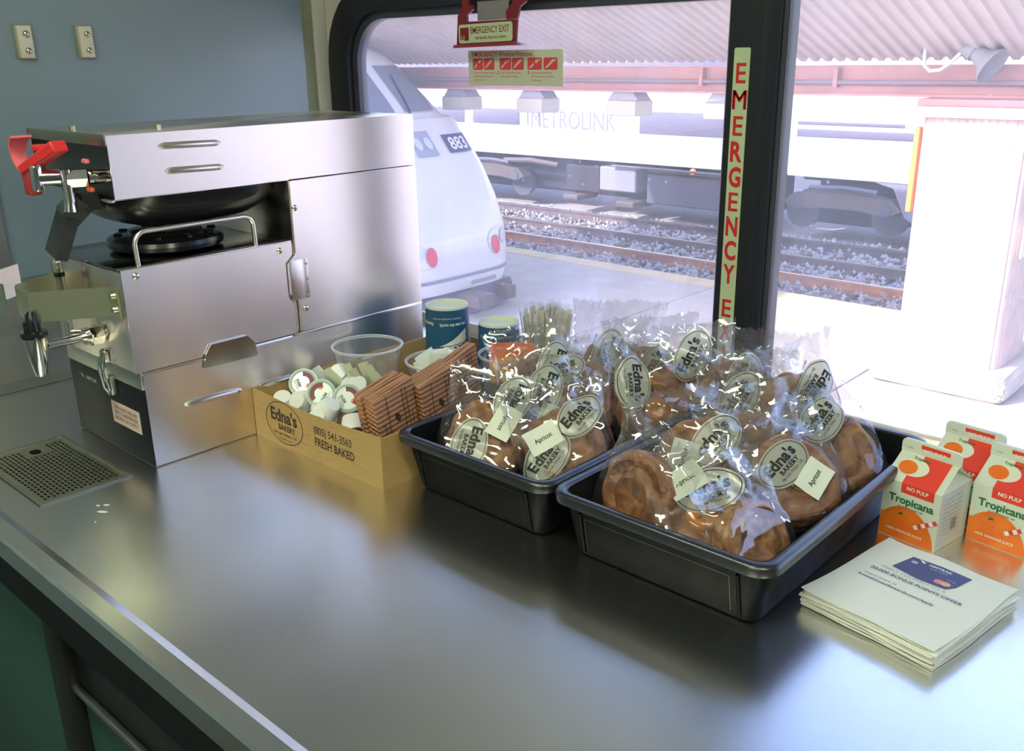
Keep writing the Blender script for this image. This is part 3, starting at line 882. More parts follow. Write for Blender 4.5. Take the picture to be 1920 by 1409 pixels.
# printing on the front panel
fnf = lambda a, b: (a, BY0 - .0014, b)
mb = MB(); put_text(mb, 'AMTRAK', fnf, -1.372, .094, .0062, w=.036, bold=.02)
put_poly(mb, [(-1.415, .1015), (-1.396, .0985), (-1.402, .0975)], fnf); put_poly(mb, [(-1.410, .0985), (-1.396, .0965), (-1.400, .0945)], fnf)
mb.build('logo', P('logo_grey', (.55, .56, .6), .5), fp, smooth=None, recalc=False)
lb = MB(); lb.box(-1.314, -1.228, BY0 - .0019, BY0 - .0012, .045, .079); lb = lb.build('warning_sticker', P('sticker_pink', (.62, .50, .44), .6), fp)
mb = MB()
for i, t in enumerate(('TURN FAUCET AND URN', 'VENT TO BREWER FOR', 'SERVICE ON SUPPLY')):
    put_text(mb, t, lambda a, b: (a, BY0 - .0022, b), -1.271, .0685 - i * .0085, .0052, w=.072, bold=.02)
mb.build('lettering', P('faded_red_ink', (.30, .12, .10), .6), lb, smooth=None, recalc=False)

# lower side sheet with two embossed slots
low = sheet('lower_side_sheet', [(BY0 + .001, .002), (BY1 - .001, .002), (BY1 - .001, .138), (BY0 + .001, .1385)])
def slot(parent, y0, z0, y1, z1, x, r=.0052):
    mb = MB()
    mb.tube([(x, y0, z0), (x, y0 + (y1 - y0) * .08, z0 + (z1 - z0) * .08), (x, y0 + (y1 - y0) * .92, z0 + (z1 - z0) * .92), (x, y1, z1)], [r * .45, r, r, r * .45], 12)
    mb.build('embossed_slot', STEEL, parent, smooth=60)
    mb = MB(); mb.cyl((x + r * .6, y1 - r * 1.2, z1), (x + r * 1.02, y1 - r * 1.2, z1), r * .55, n=12)
    mb.build('slot_end', BRASSY, parent)
slot(low, .605, .081, .698, .078, BX1 + .0012)
slot(low, .728, .0765, .815, .0735, BX1 + .0012)
slot(low, .92, .070, 1.01, .067, BX1 + .0012)

# middle urn housing: open-topped drawer-like box
MY1 = .813
MB().rbox(BX0 + .003, BX1 - .0005, BY0 - .006, MY1, .1426, .283, .002).build('urn_housing', STEEL, brew)
urn = brew.children[-1]
sheet('urn_side_sheet', [(BY0 - .008, .1435), (MY1 - .006, .1435), (MY1 - .006, .185), (.797, .203), (.797, .256), (MY1 - .002, .270), (MY1 - .002, .2875), (BY0 - .008, .2875)], x=BX1 - .0004)
us = brew.children[-1]
MB().rbox(BX1 - .012, BX1 + .001, BY0 - .008, MY1 - .002, .2876, .2892, .0005).build('rolled_edge', STEEL, us)
MB().rbox(BX0 + .006, BX1 - .013, BY0 - .004, MY1 - .001, .2831, .2868, .001).build('urn_top', P('urn_top_steel', (.30, .31, .31), .18, 1.0), brew)
# black lid on the urn
lc = (-1.322, .672, .2869)
lid = MB().lathe([(.0, .030), (.045, .030), (.052, .028), (.055, .024), (.074, .022), (.082, .018), (.084, .012), (.082, .006), (.076, .002), (.060, 0)], lc, 48).build('urn_lid', BLACK, brew, smooth=30)
for k in range(10):
    a = 2 * math.pi * k / 10
    MB().rbox(-.006, .006, -.004, .004, .018, .0262, .0015, 1, Matrix.Translation((lc[0] + .067 * math.cos(a), lc[1] + .067 * math.sin(a), lc[2])) @ Matrix.Rotation(a, 4, 'Z')).build('lid_lug', BLACK, lid)
# bail handle
hr_ = .0034
arc = []
hx = BX1 - .006
for (y, z) in ((.571, .2895), (.570, .318)):
    arc.append((hx, y, z))
arc += [(hx, .5705 + .016 * (1 - math.cos(t)), .318 + .016 * math.sin(t)) for t in (.4, .8, 1.2, math.pi / 2)]
arc += [(hx, .753 - .016 + .016 * math.sin(t), .334 - .016 + .016 * math.cos(t)) for t in (0, .4, .8, 1.2, math.pi / 2)]
arc += [(hx, .7535, .2895)]
MB().tube(arc, hr_, 12).build('bail_handle', STEEL, brew, smooth=60)

# rear tower
MB().rbox(BX0, BX1, .8145, BY1, .1416, .3785, .002).build('tower', STEEL, brew)
tw = sheet('tower_side_sheet', [(.8165, .144), (BY1 - .001, .141), (BY1 - .001, .3775), (.8165, .3775), (.8165, .268), (.8, .254), (.8, .207), (.8165, .19)], .0024)
MB().rbox(BX1 + .0025, BX1 + .0032, .803, .836, .196, .258, .0003).build('hinge_plate', STEEL, tw)
for (y, z) in ((.822, .337), (.826, .180)):
    s = MB().lathe([(0, .0032), (.003, .003), (.0045, .0015), (.005, 0)], n=14).mesh('screw', smooth=60); s.materials.append(BRASSY)
    o = link_mesh('screw', s, tw); o.rotation_euler = (0, math.pi / 2, 0); o.location = (BX1 + .0024 - brew.location.x, y - brew.location.y, z)
for (y, z) in ((.562, .2775), (.789, .2765)):
    s = MB().lathe([(0, .0032), (.003, .003), (.0045, .0015), (.005, 0)], n=14).mesh('screw', smooth=60); s.materials.append(BRASSY)
    o = link_mesh('screw', s, us); o.rotation_euler = (0, math.pi / 2, 0); o.location = (BX1 + .0012 - brew.location.x, y - brew.location.y, z)
for (y, z) in ((.833, .250), (.833, .226), (.834, .199)):
    MB().cyl((BX1 + .003, y, z), (BX1 + .0044, y, z), .0017, n=10).build('rivet', STEEL_DULL, tw)
MB().rbox(BX1 + .0017, BX1 + .004, .8, BY1 - .002, .1385, .1432, .001).build('seam_strip', STEEL, brew)

# catch tab on the seam
tab = [(.641, .128), (.646, .147), (.656, .1605), (.716, .1605), (.728, .147), (.731, .126)]
MB().prism(tab, 'x', BX1 + .0022, BX1 + .006).build('catch_tab', P('tab_steel', (.62, .63, .60), .2, 1.0), brew, smooth=None)

# hood: sheet box, open underneath and at the front
hood = MB()
hood.box(BX0, BX1, BY0, BY1, .459, .4612)
hood.box(BX0, BX0 + .0015, BY0, BY1, .3801, .4589)
hood.box(BX0 + .0016, BX1 - .0016, BY1 - .0015, BY1, .3801, .4589)
hood.build('hood_shell', STEEL, brew)
hd = brew.children[-1]
hs = sheet('hood_side_sheet', [(BY0, .380), (BY1, .3795), (BY1, .461), (BY0, .461)], .002, x=BX1 - .0018)
MB().rbox(BX1 - .010, BX1 + .0002, BY0 + .0, .817, .3785, .3799, .0004).build('hood_flange', STEEL, hs)
slot(hs, .619, .4435, .710, .4415, BX1 + .0002, .0046)
slot(hs, .624, .4105, .711, .4085, BX1 + .0002, .0046)
MB().rbox(BX0 - .001, BX1 + .001, BY0 - .0035, BY0 - .0001, .448, .4625, .0008).build('front_bead', P('bead_steel', (.40, .40, .30), .3, 1.0), brew)
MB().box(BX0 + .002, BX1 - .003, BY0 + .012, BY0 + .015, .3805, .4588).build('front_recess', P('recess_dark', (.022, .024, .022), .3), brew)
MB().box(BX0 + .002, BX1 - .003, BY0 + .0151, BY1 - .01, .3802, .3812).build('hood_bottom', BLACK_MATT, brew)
for (x, y) in ((-1.36, .575), (-1.27, .655)):
    MB().cyl((x, y, .4613), (x, y, .467), .0045, n=8).build('cap_nut', BRASSY, brew)
MB().rbox(BX1 - .03, BX1 - .001, BY0 - .006, BY0 - .0002, .3765, .3798, .001).build('corner_clip', STEEL, brew)

# brew funnel under the hood
fc = (-1.325, .695)
prof = [(.118, .3795), (.116, .366), (.105, .348), (.085, .334), (.06, .326), (.03, .323), (0, .323)]
f_ = MB()
N = 48
v = []
for r, z in prof:
    for i in range(N):
        a = 2 * math.pi * i / N
        c, s = math.cos(a), math.sin(a)
        e = 4
        k = 1 / (abs(c) ** e + abs(s) ** e) ** (1 / e)
        v.append((fc[0] + max(-.112, min(.112, r * .95 * k * c)), fc[1] + r * 1.12 * k * s, z))
f_.add(v, [(j * N + i, j * N + (i + 1) % N, (j + 1) * N + (i + 1) % N, (j + 1) * N + i) for j in range(len(prof) - 1) for i in range(N)])
f_.build('brew_funnel', BLACK, brew, smooth=60)
MB().rbox(-1.365, -1.285, .655, .745, .3165, .3235, .002).build('funnel_outlet', P('outlet_grey', (.45, .42, .38), .4), brew)
# funnel handle pointing to the aisle, bent downward
hm = MB()
pts = [(-1.300, .578, .372), (-1.305, .548, .370), (-1.312, .530, .352), (-1.326, .512, .300)]
for (a, b, w, t) in ((pts[0], pts[1], .017, .012), (pts[1], pts[2], .018, .013), (pts[2], pts[3], .0195, .0085)):
    A, B = Vector(a), Vector(b)
    d = (B - A).normalized(); sx = Vector((1, 0, 0)); sx = (sx - d * sx.dot(d)).normalized(); sz = d.cross(sx)
    vv = [p + sx * w * q + sz * t * r for p in (A - d * .002, B + d * .002) for q, r in ((-1, -1), (1, -1), (1, 1), (-1, 1))]
    hm.add(vv, [(0, 1, 2, 3), (7, 6, 5, 4), (0, 4, 5, 1), (1, 5, 6, 2), (2, 6, 7, 3), (3, 7, 4, 0)])
hm.build('funnel_handle', P('handle_dark', (.03, .031, .034), .35), brew)

# hot water valve with red lever
vz = .408
val = MB(); val.cyl((-1.240, BY0 + .0119, vz), (-1.243, .535, vz), .0095, n=12); val.cyl((-1.243, .535, vz), (-1.252, .512, vz), .0125, .0125, n=6)
val.cyl((-1.252, .512, vz + .012), (-1.252, .512, vz - .03), .0095, .0075, n=14)
val = val.build('valve_body', CHROME, brew)
MB().cyl((-1.2545, .506, vz + .003), (-1.266, .482, vz + .003), .0105, n=14).build('valve_stem', CHROME, val)
MB().rbox(-1.274, -1.256, .474, .486, vz - .014, vz + .020, .003).build('valve_nut', CHROME, val)
MB().cyl((-1.252, .512, vz - .0301), (-1.2525, .511, vz - .042), .0065, .0085, n=14).build('spout', CHROME, val)
# pivot bracket and lever
MB().rbox(-1.295, -1.2745, .473, .489, vz - .020, vz + .012, .003).build('lever_pivot', P('pivot_red', (.42, .03, .03), .4), brew)
A, B = Vector((-1.290, .478, .420)), Vector((-1.222, .498, .452))
d = (B - A).normalized(); sz = Vector((-.35, -.1, .9)); sz = (sz - d * sz.dot(d)).normalized(); sy = d.cross(sz)
lv = MB()
vv = [p + sy * q * w + sz * r * h for p, w, h in ((A, .010, .006), (B, .0115, .0075)) for q, r in ((-1, -1), (1, -1), (1, 1), (-1, 1))]
lv.add(vv, [(3, 2, 1, 0), (4, 5, 6, 7), (0, 1, 5, 4), (1, 2, 6, 5), (2, 3, 7, 6), (3, 0, 4, 7)])
lever = lv.build('red_lever', RED, brew)
bv = lever.modifiers.new('edge', 'BEVEL'); bv.width = .002; bv.segments = 2
MB().rbox(-1.262, -1.246, .478, .496, .4455, .453, .002).build('lever_knuckle', RED, lever)
# curved pale red guard strip
gs = MB(); N = 12
path = []
for k in range(N + 1):
    t = k / N
    ang = math.radians(100 + 175 * t)
    path.append((-1.300 + .026 * math.cos(ang) * 1.0, .485, .4385 - 0.0 + .024 * math.sin(ang)))
v = []
for k, p in enumerate(path):
    t = k / N
    w = .013 * (1 - .5 * t)
    for s, q in ((-1, 0), (1, 0), (1, .003), (-1, .003)):
        n_ = Vector((p[0] + 1.300, 0, p[2] - .4385)).normalized()
        v.append((p[0] - n_.x * q, p[1] + s * w, p[2] - n_.z * q))
f = [tuple(4 * k + a for a in range(4)) for k in (0,)] + [tuple(4 * N + a for a in (3, 2, 1, 0))]
for k in range(N):
    for a in range(4):
        f.append((4 * k + a, 4 * k + (a + 1) % 4, 4 * k + 4 + (a + 1) % 4, 4 * k + 4 + a))
gs.add(v, f); gs.build('guard_strip', PINK, brew, smooth=50)
for (x, z, m_) in ((-1.234, .4295, PINK), (-1.232, .3935, P('orange_dot', (.75, .13, .03), .4))):
    MB().rbox(x - .008, x + .006, .529, .536, z - .003, z + .003, .0025).build('valve_mark', m_, val)

# guard strap around the faucet
def strap(name, pts, z0, z1, t, mat, parent):
    mb = MB(); P2 = [Vector((p[0], p[1])) for p in pts]
    inn = []
    for i, p in enumerate(P2):
        d0 = (P2[min(i + 1, len(P2) - 1)] - P2[max(i - 1, 0)]).normalized()
        inn.append(p + Vector((-d0.y, d0.x)) * t)
    m = len(P2)
    v = [(p.x, p.y, z) for z in (z0, z1) for p in P2] + [(p.x, p.y, z) for z in (z0, z1) for p in inn]
    f = []
    for i in range(m - 1):
        f += [(i, i + 1, m + i + 1, m + i), (2 * m + i, 3 * m + i, 3 * m + i + 1, 2 * m + i + 1), (i, 2 * m + i, 2 * m + i + 1, i + 1), (m + i, m + i + 1, 3 * m + i + 1, 3 * m + i)]
    f += [(0, m, 3 * m, 2 * m), (m - 1, 3 * m - 1, 4 * m - 1, 2 * m - 1)]
    mb.add(v, f)
    return mb.build(name, mat, parent, smooth=None)
gst = strap('guard_strap', [(-1.222, BY0 - .0065), (-1.249, BY0 - .008), (-1.300, .457), (-1.352, .462), (-1.364, .468), (-1.402, .545)], .219, .260, .003, P('strap_metal', (.74, .76, .58), .30, 1.0), brew)
strap('guard_strap', [(-1.372, .452), (-1.44, .436), (-1.50, .52)], .216, .262, .003, P('strap_metal', (.74, .76, .58), .30, 1.0), brew)
for z in (.230, .249):
    MB().cyl((-1.236, BY0 - .0085, z), (-1.236, BY0 - .013, z), .0042, n=12).build('bolt', BRASSY, gst)
# sight glass
MB().cyl((-1.360, .524, .176), (-1.360, .524, .285), .0062, n=14).build('sight_tube', CHROME, brew)
sg = brew.children[-1]
MB().lathe([(.0085, 0), (.0095, .002), (.0095, .010), (.0075, .013), (.0075, .018), (.003, .022), (0, .0225)], (-1.360, .524, .283), 16).build('top_cap', CHROME, sg)
MB().cyl((-1.360, .524, .262), (-1.360, .524, .268), .0074, n=14).build('black_band', BLACK, sg)
MB().cyl((-1.360, .524, .1665), (-1.360, .524, .1759), .0085, n=14).build('bottom_cap', CHROME, sg)
MB().cyl((-1.360, .5236, .178), (-1.345, .5435, .178), .006, n=12).build('elbow', CHROME, sg)
# faucet
fx, fz = -1.292, .186
fau = MB(); fau.cyl((fx, BY0 - .0065, fz), (fx, .466, fz), .0058, n=14)
fau = fau.build('faucet_pipe', CHROME, brew)
MB().cyl((fx, .5405, fz), (fx, .522, fz), .0145, n=6).build('hex_nut', CHROME, fau)
MB().cyl((fx, .5219, fz), (fx, .516, fz), .0115, n=16).build('collar', CHROME, fau)
fb = (fx - .0005, .452, 0)
MB().lathe([(0, .146), (.0062, .146), (.0075, .148), (.0125, .178), (.0150, .196), (.0150, .2005), (0, .2005)], fb, 20).build('faucet_body', CHROME, fau, smooth=50)
MB().lathe([(.0165, .2006), (.0175, .2045), (.0165, .2085), (.010, .2095), (.0085, .218), (.007, .232), (.0035, .236), (0, .2365)], fb, 20).build('faucet_cap', BLACK, fau, smooth=40)
MB().rbox(fb[0] - .0035, fb[0] + .0035, fb[1] - .012, fb[1] + .010, .2085, .224, .002).build('faucet_lever', BLACK, fau)
# toggle latch over the seam
lt = MB(); lt.tube([(-1.2935, .5405, .163), (-1.2935, .536, .150), (-1.2935, .537, .118), (-1.2935, .541, .108)], .0035, 8)
lt = lt.build('latch_hook', CHROME, brew)
MB().rbox(-1.303, -1.284, .5375, .5435, .1435, .160, .002).build('latch_keeper', STEEL_DULL, lt)
mb = MB(); 
for x in (-1.3025, -1.2845):
    mb.tube([(x, .537, .150), (x, .534, .130), (x, .537, .103), (-1.2935, .540, .094)], .0022, 8)
mb.build('latch_loop', CHROME, lt)
MB().rbox(-1.3005, -1.2865, .540, .5485, .093, .122, .002).build('latch_base', STEEL_DULL, lt)
# ------------------------------------------------------------------ cardboard box and what it holds
QX0, QX1, QY0, QY1, QH = -1.2025, -.900, .716, 1.128, .076
box = empty('cardboard_box', ((QX0 + QX1) / 2, (QY0 + QY1) / 2, 0), 'shallow tan cardboard box printed with a bakery oval, touching the brewer', 'box')
T = .003
MB().box(QX0, QX1, QY0, QY1, 0, T).build('bottom', CARD, box)
def wall(name, x0, x1, y0, y1, top):
    n = 24; mb = MB(); rn = random.Random(name + str(x0)); v = []
    lx_ = (x1 - x0) > (y1 - y0)
    for k in range(n + 1):
        t = k / n; h = top(t) + rn.uniform(-.0006, .0006)
        for a in (0, 1):
            x = x0 + (x1 - x0) * (t if lx_ else a); y = y0 + (y1 - y0) * (a if lx_ else t)
            v += [(x, y, T), (x, y, h)]
    f = []
    for k in range(n):
        b_ = 4 * k
        f += [(b_, b_ + 4, b_ + 5, b_ + 1), (b_ + 2, b_ + 3, b_ + 7, b_ + 6), (b_ + 1, b_ + 5, b_ + 7, b_ + 3)]
    f += [(0, 1, 3, 2), (4 * n, 4 * n + 2, 4 * n + 3, 4 * n + 1)]
    mb.add(v, f)
    return mb.build(name, CARD, box, smooth=None)
sag = lambda t: QH - .006 * math.sin(math.pi * t)
fw = wall('front_wall', QX0, QX1, QY0, QY0 + T, sag)
wall('back_wall', QX0, QX1, QY1 - T, QY1, lambda t: QH)
wall('left_wall', QX0, QX0 + T, QY0 + T + .0001, QY1 - T - .0001, lambda t: QH)
wall('right_wall', QX1 - T, QX1, QY0 + T + .0001, QY1 - T - .0001, lambda t: QH - .002)
ff = lambda a, b: (QX0 + a, QY0 - .0004, b)
mb = MB()
put_disc(mb, .079, .039, .047, .0335, ff, 0, 1, 48, .965)
put_text(mb, "Edna's", ff, .079, .040, .0195, w=.066, bold=.035)
put_text(mb, 'BAKERY', ff, .085, .027, .0085, w=.042, bold=.03)
put_text(mb, 'San Luis Obispo, CA', ff, .079, .0185, .0045, w=.058, bold=.01)
put_text(mb, 'ednasbakery.com', ff, .079, .0115, .003, w=.034)
mb.build('oval_print', INK_BROWN, fw, smooth=None, recalc=False)
mb = MB()
put_text(mb, '(805) 541-3563', ff, .196, .044, .0115, w=.086, bold=.012)
put_text(mb, 'FRESH BAKED', ff, .199, .025, .0125, w=.090, bold=.02)
mb.build('phone_print', INK_BROWN, fw, smooth=None, recalc=False)

DELI, _, _ = film_mat('clear_cup', (0.96, 0.97, 0.98), 0.12, 0.08, 1.45, 1.4)
def deli(name, c, z0, r0, r1, h, label, mat=DELI):
    o = empty(name, (c[0], c[1], z0), label, 'plastic cup')
    b_ = MB().lathe([(0, .0008), (r0 - .004, .0008), (r0, .003), (r0 + (r1 - r0) * .8, h * .8), (r0 + (r1 - r0) * .8 + .0015, h * .82), (r1, h - .004)], (c[0], c[1], z0), 48).build('cup_wall', mat, o, smooth=40, recalc=False)
    MB().lathe([(r1, h - .004), (r1 + .003, h - .003), (r1 + .0035, h), (r1 + .001, h + .001), (r1 - .0005, h)], (c[0], c[1], z0), 48).build('rolled_rim', P('cup_rim', (.72, .74, .76), .25, alpha=.6), o, smooth=40)
    return o
deli('deli_cup', (-1.139, .892), T, .043, .054, .114, 'clear deli cup standing against the brewer side with packets before it')
deli('deli_cup', (-1.050, .965), T, .042, .052, .090, 'wide clear deli tub full of white sweetener packets')
deli('deli_cup', (-.958, 1.035), T, .042, .050, .102, 'clear deli tub holding the orange tea card')

def packet(name, c, rot, size, mat, label, cat, group=None, text=None, tcol=None):
    o = empty(name, c, label, cat, group)
    o.rotation_euler = rot
    w, h, t = size
    mb = MB(); nx, ny = 6, 6
    v = []; 
    for s in (1, -1):
        for j in range(ny + 1):
            for i in range(nx + 1):
                u, q = i / nx * 2 - 1, j / ny * 2 - 1
                d = t / 2 * (1 - abs(u) ** 3) * (1 - abs(q) ** 4)
                v.append((u * w / 2, s * -(d + .0002), h / 2 + q * h / 2))
    f = []; m = (nx + 1) * (ny + 1)
    for s in range(2):
        for j in range(ny):
            for i in range(nx):
                a = s * m + j * (nx + 1) + i
                q = (a, a + 1, a + nx + 2, a + nx + 1)
                f.append(q if s == 0 else q[::-1])
    mb.add(v, f)
    b_ = mb.build('wrapper', mat, o, smooth=40, local=True, recalc=False)
    if text:
        m2 = MB()
        for (s_, yy, hh, ww) in text:
            put_text(m2, s_, lambda a, b: (a, -(t / 2 * (1 - abs(2 * a / w) ** 3) * (1 - abs(2 * b / h - 1) ** 4) + .0007), b), 0, yy, hh, w=ww, bold=.02)
        m2.build('lettering', tcol or INK, o, smooth=None, local=True, recalc=False)
    return o
rn = random.Random(21)
# white sweetener packets in the wide tub
for k in range(11):
    a = rn.uniform(0, 6.28); r = rn.uniform(0, .028)
    packet('sweetener_packet', (-1.050 + r * math.cos(a), .965 + r * math.sin(a), .046 + rn.uniform(0, .012)), (rn.uniform(-.5, .2), rn.uniform(-.6, .6), rn.uniform(.0, 1.6)), (.034, .052, .003), P('packet_white', (.76, .79, .74), .55), 'white sweetener packet in the wide clear deli tub', 'packet', 'sweetener packets in the wide tub', [('Sugar', .024, .006, .018)] if k % 3 == 0 else None, P('ink_grey', (.25, .27, .30), .6))
# yellow-green packets leaning out of the tall deli cup front
SP = P('packet_cream', (.66, .68, .45), .55)
for k in range(10):
    t = k / 9
    packet('sugar_packet', (-1.150 + t * .070, .836 + t * .052 + rn.uniform(-.004, .004), .042), (.25 + rn.uniform(-.08, .08), -.45 + rn.uniform(-.25, .25), .75 + rn.uniform(-.4, .4)), (.013, .066, .004), SP if k > 2 else P('packet_pale', (.74, .77, .70), .55), 'thin pale packet before the tall deli cup, %s from the brewer' % ORD[k], 'packet', 'pale packets before the tall deli cup')
packet('green_packet', (-1.090, .845, .043), (-.35, .05, .75), (.036, .026, .003), P('packet_green', (.03, .22, .05), .45), 'small green packet with white lettering among the creamers', 'packet', None, [('SO', .006, .014, .022)], P('packet_ink_white', (.8, .85, .75), .5))

# creamers
CUPW = P('creamer_white', (.78, .79, .75), .35)
FOIL = P('creamer_foil', (.55, .60, .56), .35, .3)
def make_creamer():
    o = empty('creamer_cup', (0, 0, 0), 'x', 'creamer', 'creamer cups in the cardboard box')
    MB().lathe([(0, 0), (.0125, 0), (.014, .002), (.0185, .021), (.019, .024)], (0, 0, 0), 24).build('cup', CUPW, o, smooth=40, local=True)
    MB().lathe([(.019, .0235), (.0225, .0238), (.0225, .0246), (0, .0250)], (0, 0, 0), 24).build('flange', CUPW, o, smooth=40, local=True)
    lid_ = MB().lathe([(.0222, .0251), (.0215, .0257), (0, .0258)], (0, 0, 0), 24).build('foil_lid', FOIL, o, smooth=40, local=True)
    fl = lambda a, b: (a, b, .0262)
    m1 = MB(); put_disc(m1, 0, .0, .0208, .0208, fl, 0, 1, 28, .82); m1.build('lid_ring', P('lid_green', (.30, .42, .34), .5), lid_, local=True, recalc=False)
    m1 = MB()
    for a_ in range(7):
        t = math.radians(-70 + a_ * 20)
        put_grid(m1, 0, 1, 0, 1, 2, 1, lambda u, w, t=t: ((.010 + .007 * w) * math.cos(t + u * .36), (.010 + .007 * w) * math.sin(t + u * .36), .0264))
    m1.build('lid_band', P('lid_maroon', (.22, .03, .07), .5), lid_, local=True, recalc=False)
    m1 = MB(); put_text(m1, 'MINI', fl, -.004, .002, .005, w=.013, bold=.03, rot=1.57); put_text(m1, 'Half & Half', fl, -.010, .0, .003, w=.018, rot=1.57)
    m1.build('lid_lettering', P('lid_ink', (.12, .13, .16), .5), lid_, smooth=None, local=True, recalc=False)
    m1 = MB(); put_disc(m1, .006, -.009, .0045, .0045, fl, 0, 1, 14); m1.build('lid_swirl', P('lid_orange', (.75, .25, .12), .5), lid_, local=True, recalc=False)
    return o
cam_dir = Vector((.66, -.62, .42))
def lidto(d, roll=0.0):
    return Vector(d).to_track_quat('Z', 'Y') @ Matrix.Rotation(roll, 4, 'Z').to_quaternion()
CR = [((-1.168, .790, .066), (.55, -.55, .55), 0.4, 'lid up against the box edge beside the brewer'), ((-1.120, .786, .062), (.62, -.55, .5), 2.6, 'showing its printed lid, in the middle of the heap'),
      ((-1.135, .748, .064), (-.3, .75, -.45), 0, 'upside down just inside the printed box wall'), ((-1.146, .836, .084), (-.5, .5, -.55), 1.2, 'tilted white base up, next to the packets'),
      ((-1.098, .838, .076), (-.7, .2, -.6), 0, 'tilted white base up, beside the green packet'), ((-1.036, .836, .058), (.45, -.6, .6), 1.9, 'lid up next to the coffee sleeves'),
      ((-1.072, .768, .068), (-.55, -.2, -.65), 0, 'lying on its side in the heap middle'), ((-1.028, .768, .060), (.5, -.3, -.75), 3.4, 'base up touching the front coffee sleeves'),
      ((-1.075, .738, .056), (-.3, .3, -.85), 0, 'base up behind the printed phone number'), ((-1.036, .737, .046), (-.6, .1, -.7), 0, 'base up below the coffee sleeves'),
      ((-1.045, .880, .058), (-.4, .5, -.7), 0, 'base up beneath the packet tub'), ((-1.175, .750, .060), (-.4, .3, -.8), 0, 'base up in the box corner by the brewer'),
      ((-1.012, .868, .052), (-.5, .4, -.6), 0, 'base up beside the sleeves and packet tub'), ((-1.183, .832, .055), (.1, .6, -.7), 0, 'base up against the brewer side'),
      ((-1.118, .795, .030), (.2, .3, .9), 1, 'deep in the heap, lid up'), ((-1.17, .868, .050), (-.5, -.3, -.7), 0, 'base up in front of the tall deli cup'),
      ((-1.000, .800, .040), (.3, -.3, .9), 1, 'half hidden behind the front sleeves'), ((-1.088, .812, .058), (.6, -.6, .4), 0.5, 'standing on edge with its lid to the aisle'),
      ((-1.145, .760, .022), (0, 0, 1), 0, 'flat on the box bottom by the oval print')]
proto = None
for k, (loc, d, roll, lab) in enumerate(CR):
    if proto is None:
        proto = make_creamer(); o = proto
    else:
        o = copy_tree(proto)
    o.location = loc
    o.rotation_mode = 'QUATERNION'
    o.rotation_quaternion = lidto(d, roll)
    o['label'] = 'small white creamer cup ' + lab

# coffee sleeves standing on end
def make_sleeve():
    o = empty('coffee_sleeve', (0, 0, 0), 'x', 'coffee sleeve')
    mb = MB(); nz = 6; pts = []
    for k in range(nz + 1):
        t = k / nz
        pts.append(t)
    outl = [(-.036, 0), (.036, .004), (.041, .110), (-.041, .104)]
    v = [(x, y, z) for x in (0, .0042) for y, z in outl]
    mb.add(v, [(0, 3, 2, 1), (4, 5, 6, 7), (0, 1, 5, 4), (1, 2, 6, 5), (2, 3, 7, 6), (3, 0, 4, 7)])
    b_ = mb.build('sleeve_body', SLEEVE, o, smooth=None, local=True)
    e = MB(); e.box(.0008, .0034, -.0412, .0408, .1048, .1051)
    return o
sv = make_sleeve()
def sleeve_print(o):
    fn = lambda a, b: (.0046, a, b)
    m1 = MB()
    put_disc(m1, .0, .066, .0048, .0072, fn, .5, 2, 18)
    for yy in (-.026, -.016, .016, .024, .031):
        for k in range(4 if abs(yy) < .025 else 2):
            put_text(m1, ('please recycle', 'caution hot', 'made with fiber', 'sleeve')[k % 4], fn, yy, .036 + k * .019, .0034, w=.019, bold=.02, rot=math.pi / 2)
    m1.build('printing', INK_BROWN, o, smooth=None, local=True, recalc=False)
stacks = [('front', -.930, .780, 8, .016), ('middle', -.930, .862, 7, .014), ('rear', -.965, .945, 4, .018)]
first = True
for nm, x, y, n_, z in stacks:
    for k in range(n_):
        if first:
            o = sv; first = False
        else:
            o = copy_tree(sv)
            for ch in list(o.children):
                if ch.name.startswith('printing'):
                    bpy.data.objects.remove(ch)
        o.location = (x - k * .0052, y + random.uniform(-.0025, .0025), z + random.uniform(-.001, .001))
        o.rotation_euler = (math.radians(4 + random.uniform(-1.5, 1.5)), math.radians(-5), math.radians(8 if nm != 'rear' else 12))
        o['label'] = 'brown corrugated coffee sleeve in the %s sleeve stack, %s' % (nm, 'printed side outward' if k == 0 else ORD[k] + ' counted from the printed one')
        o['group'] = 'coffee sleeves in the %s stack' % nm
        if k == 0:
            sleeve_print(o)

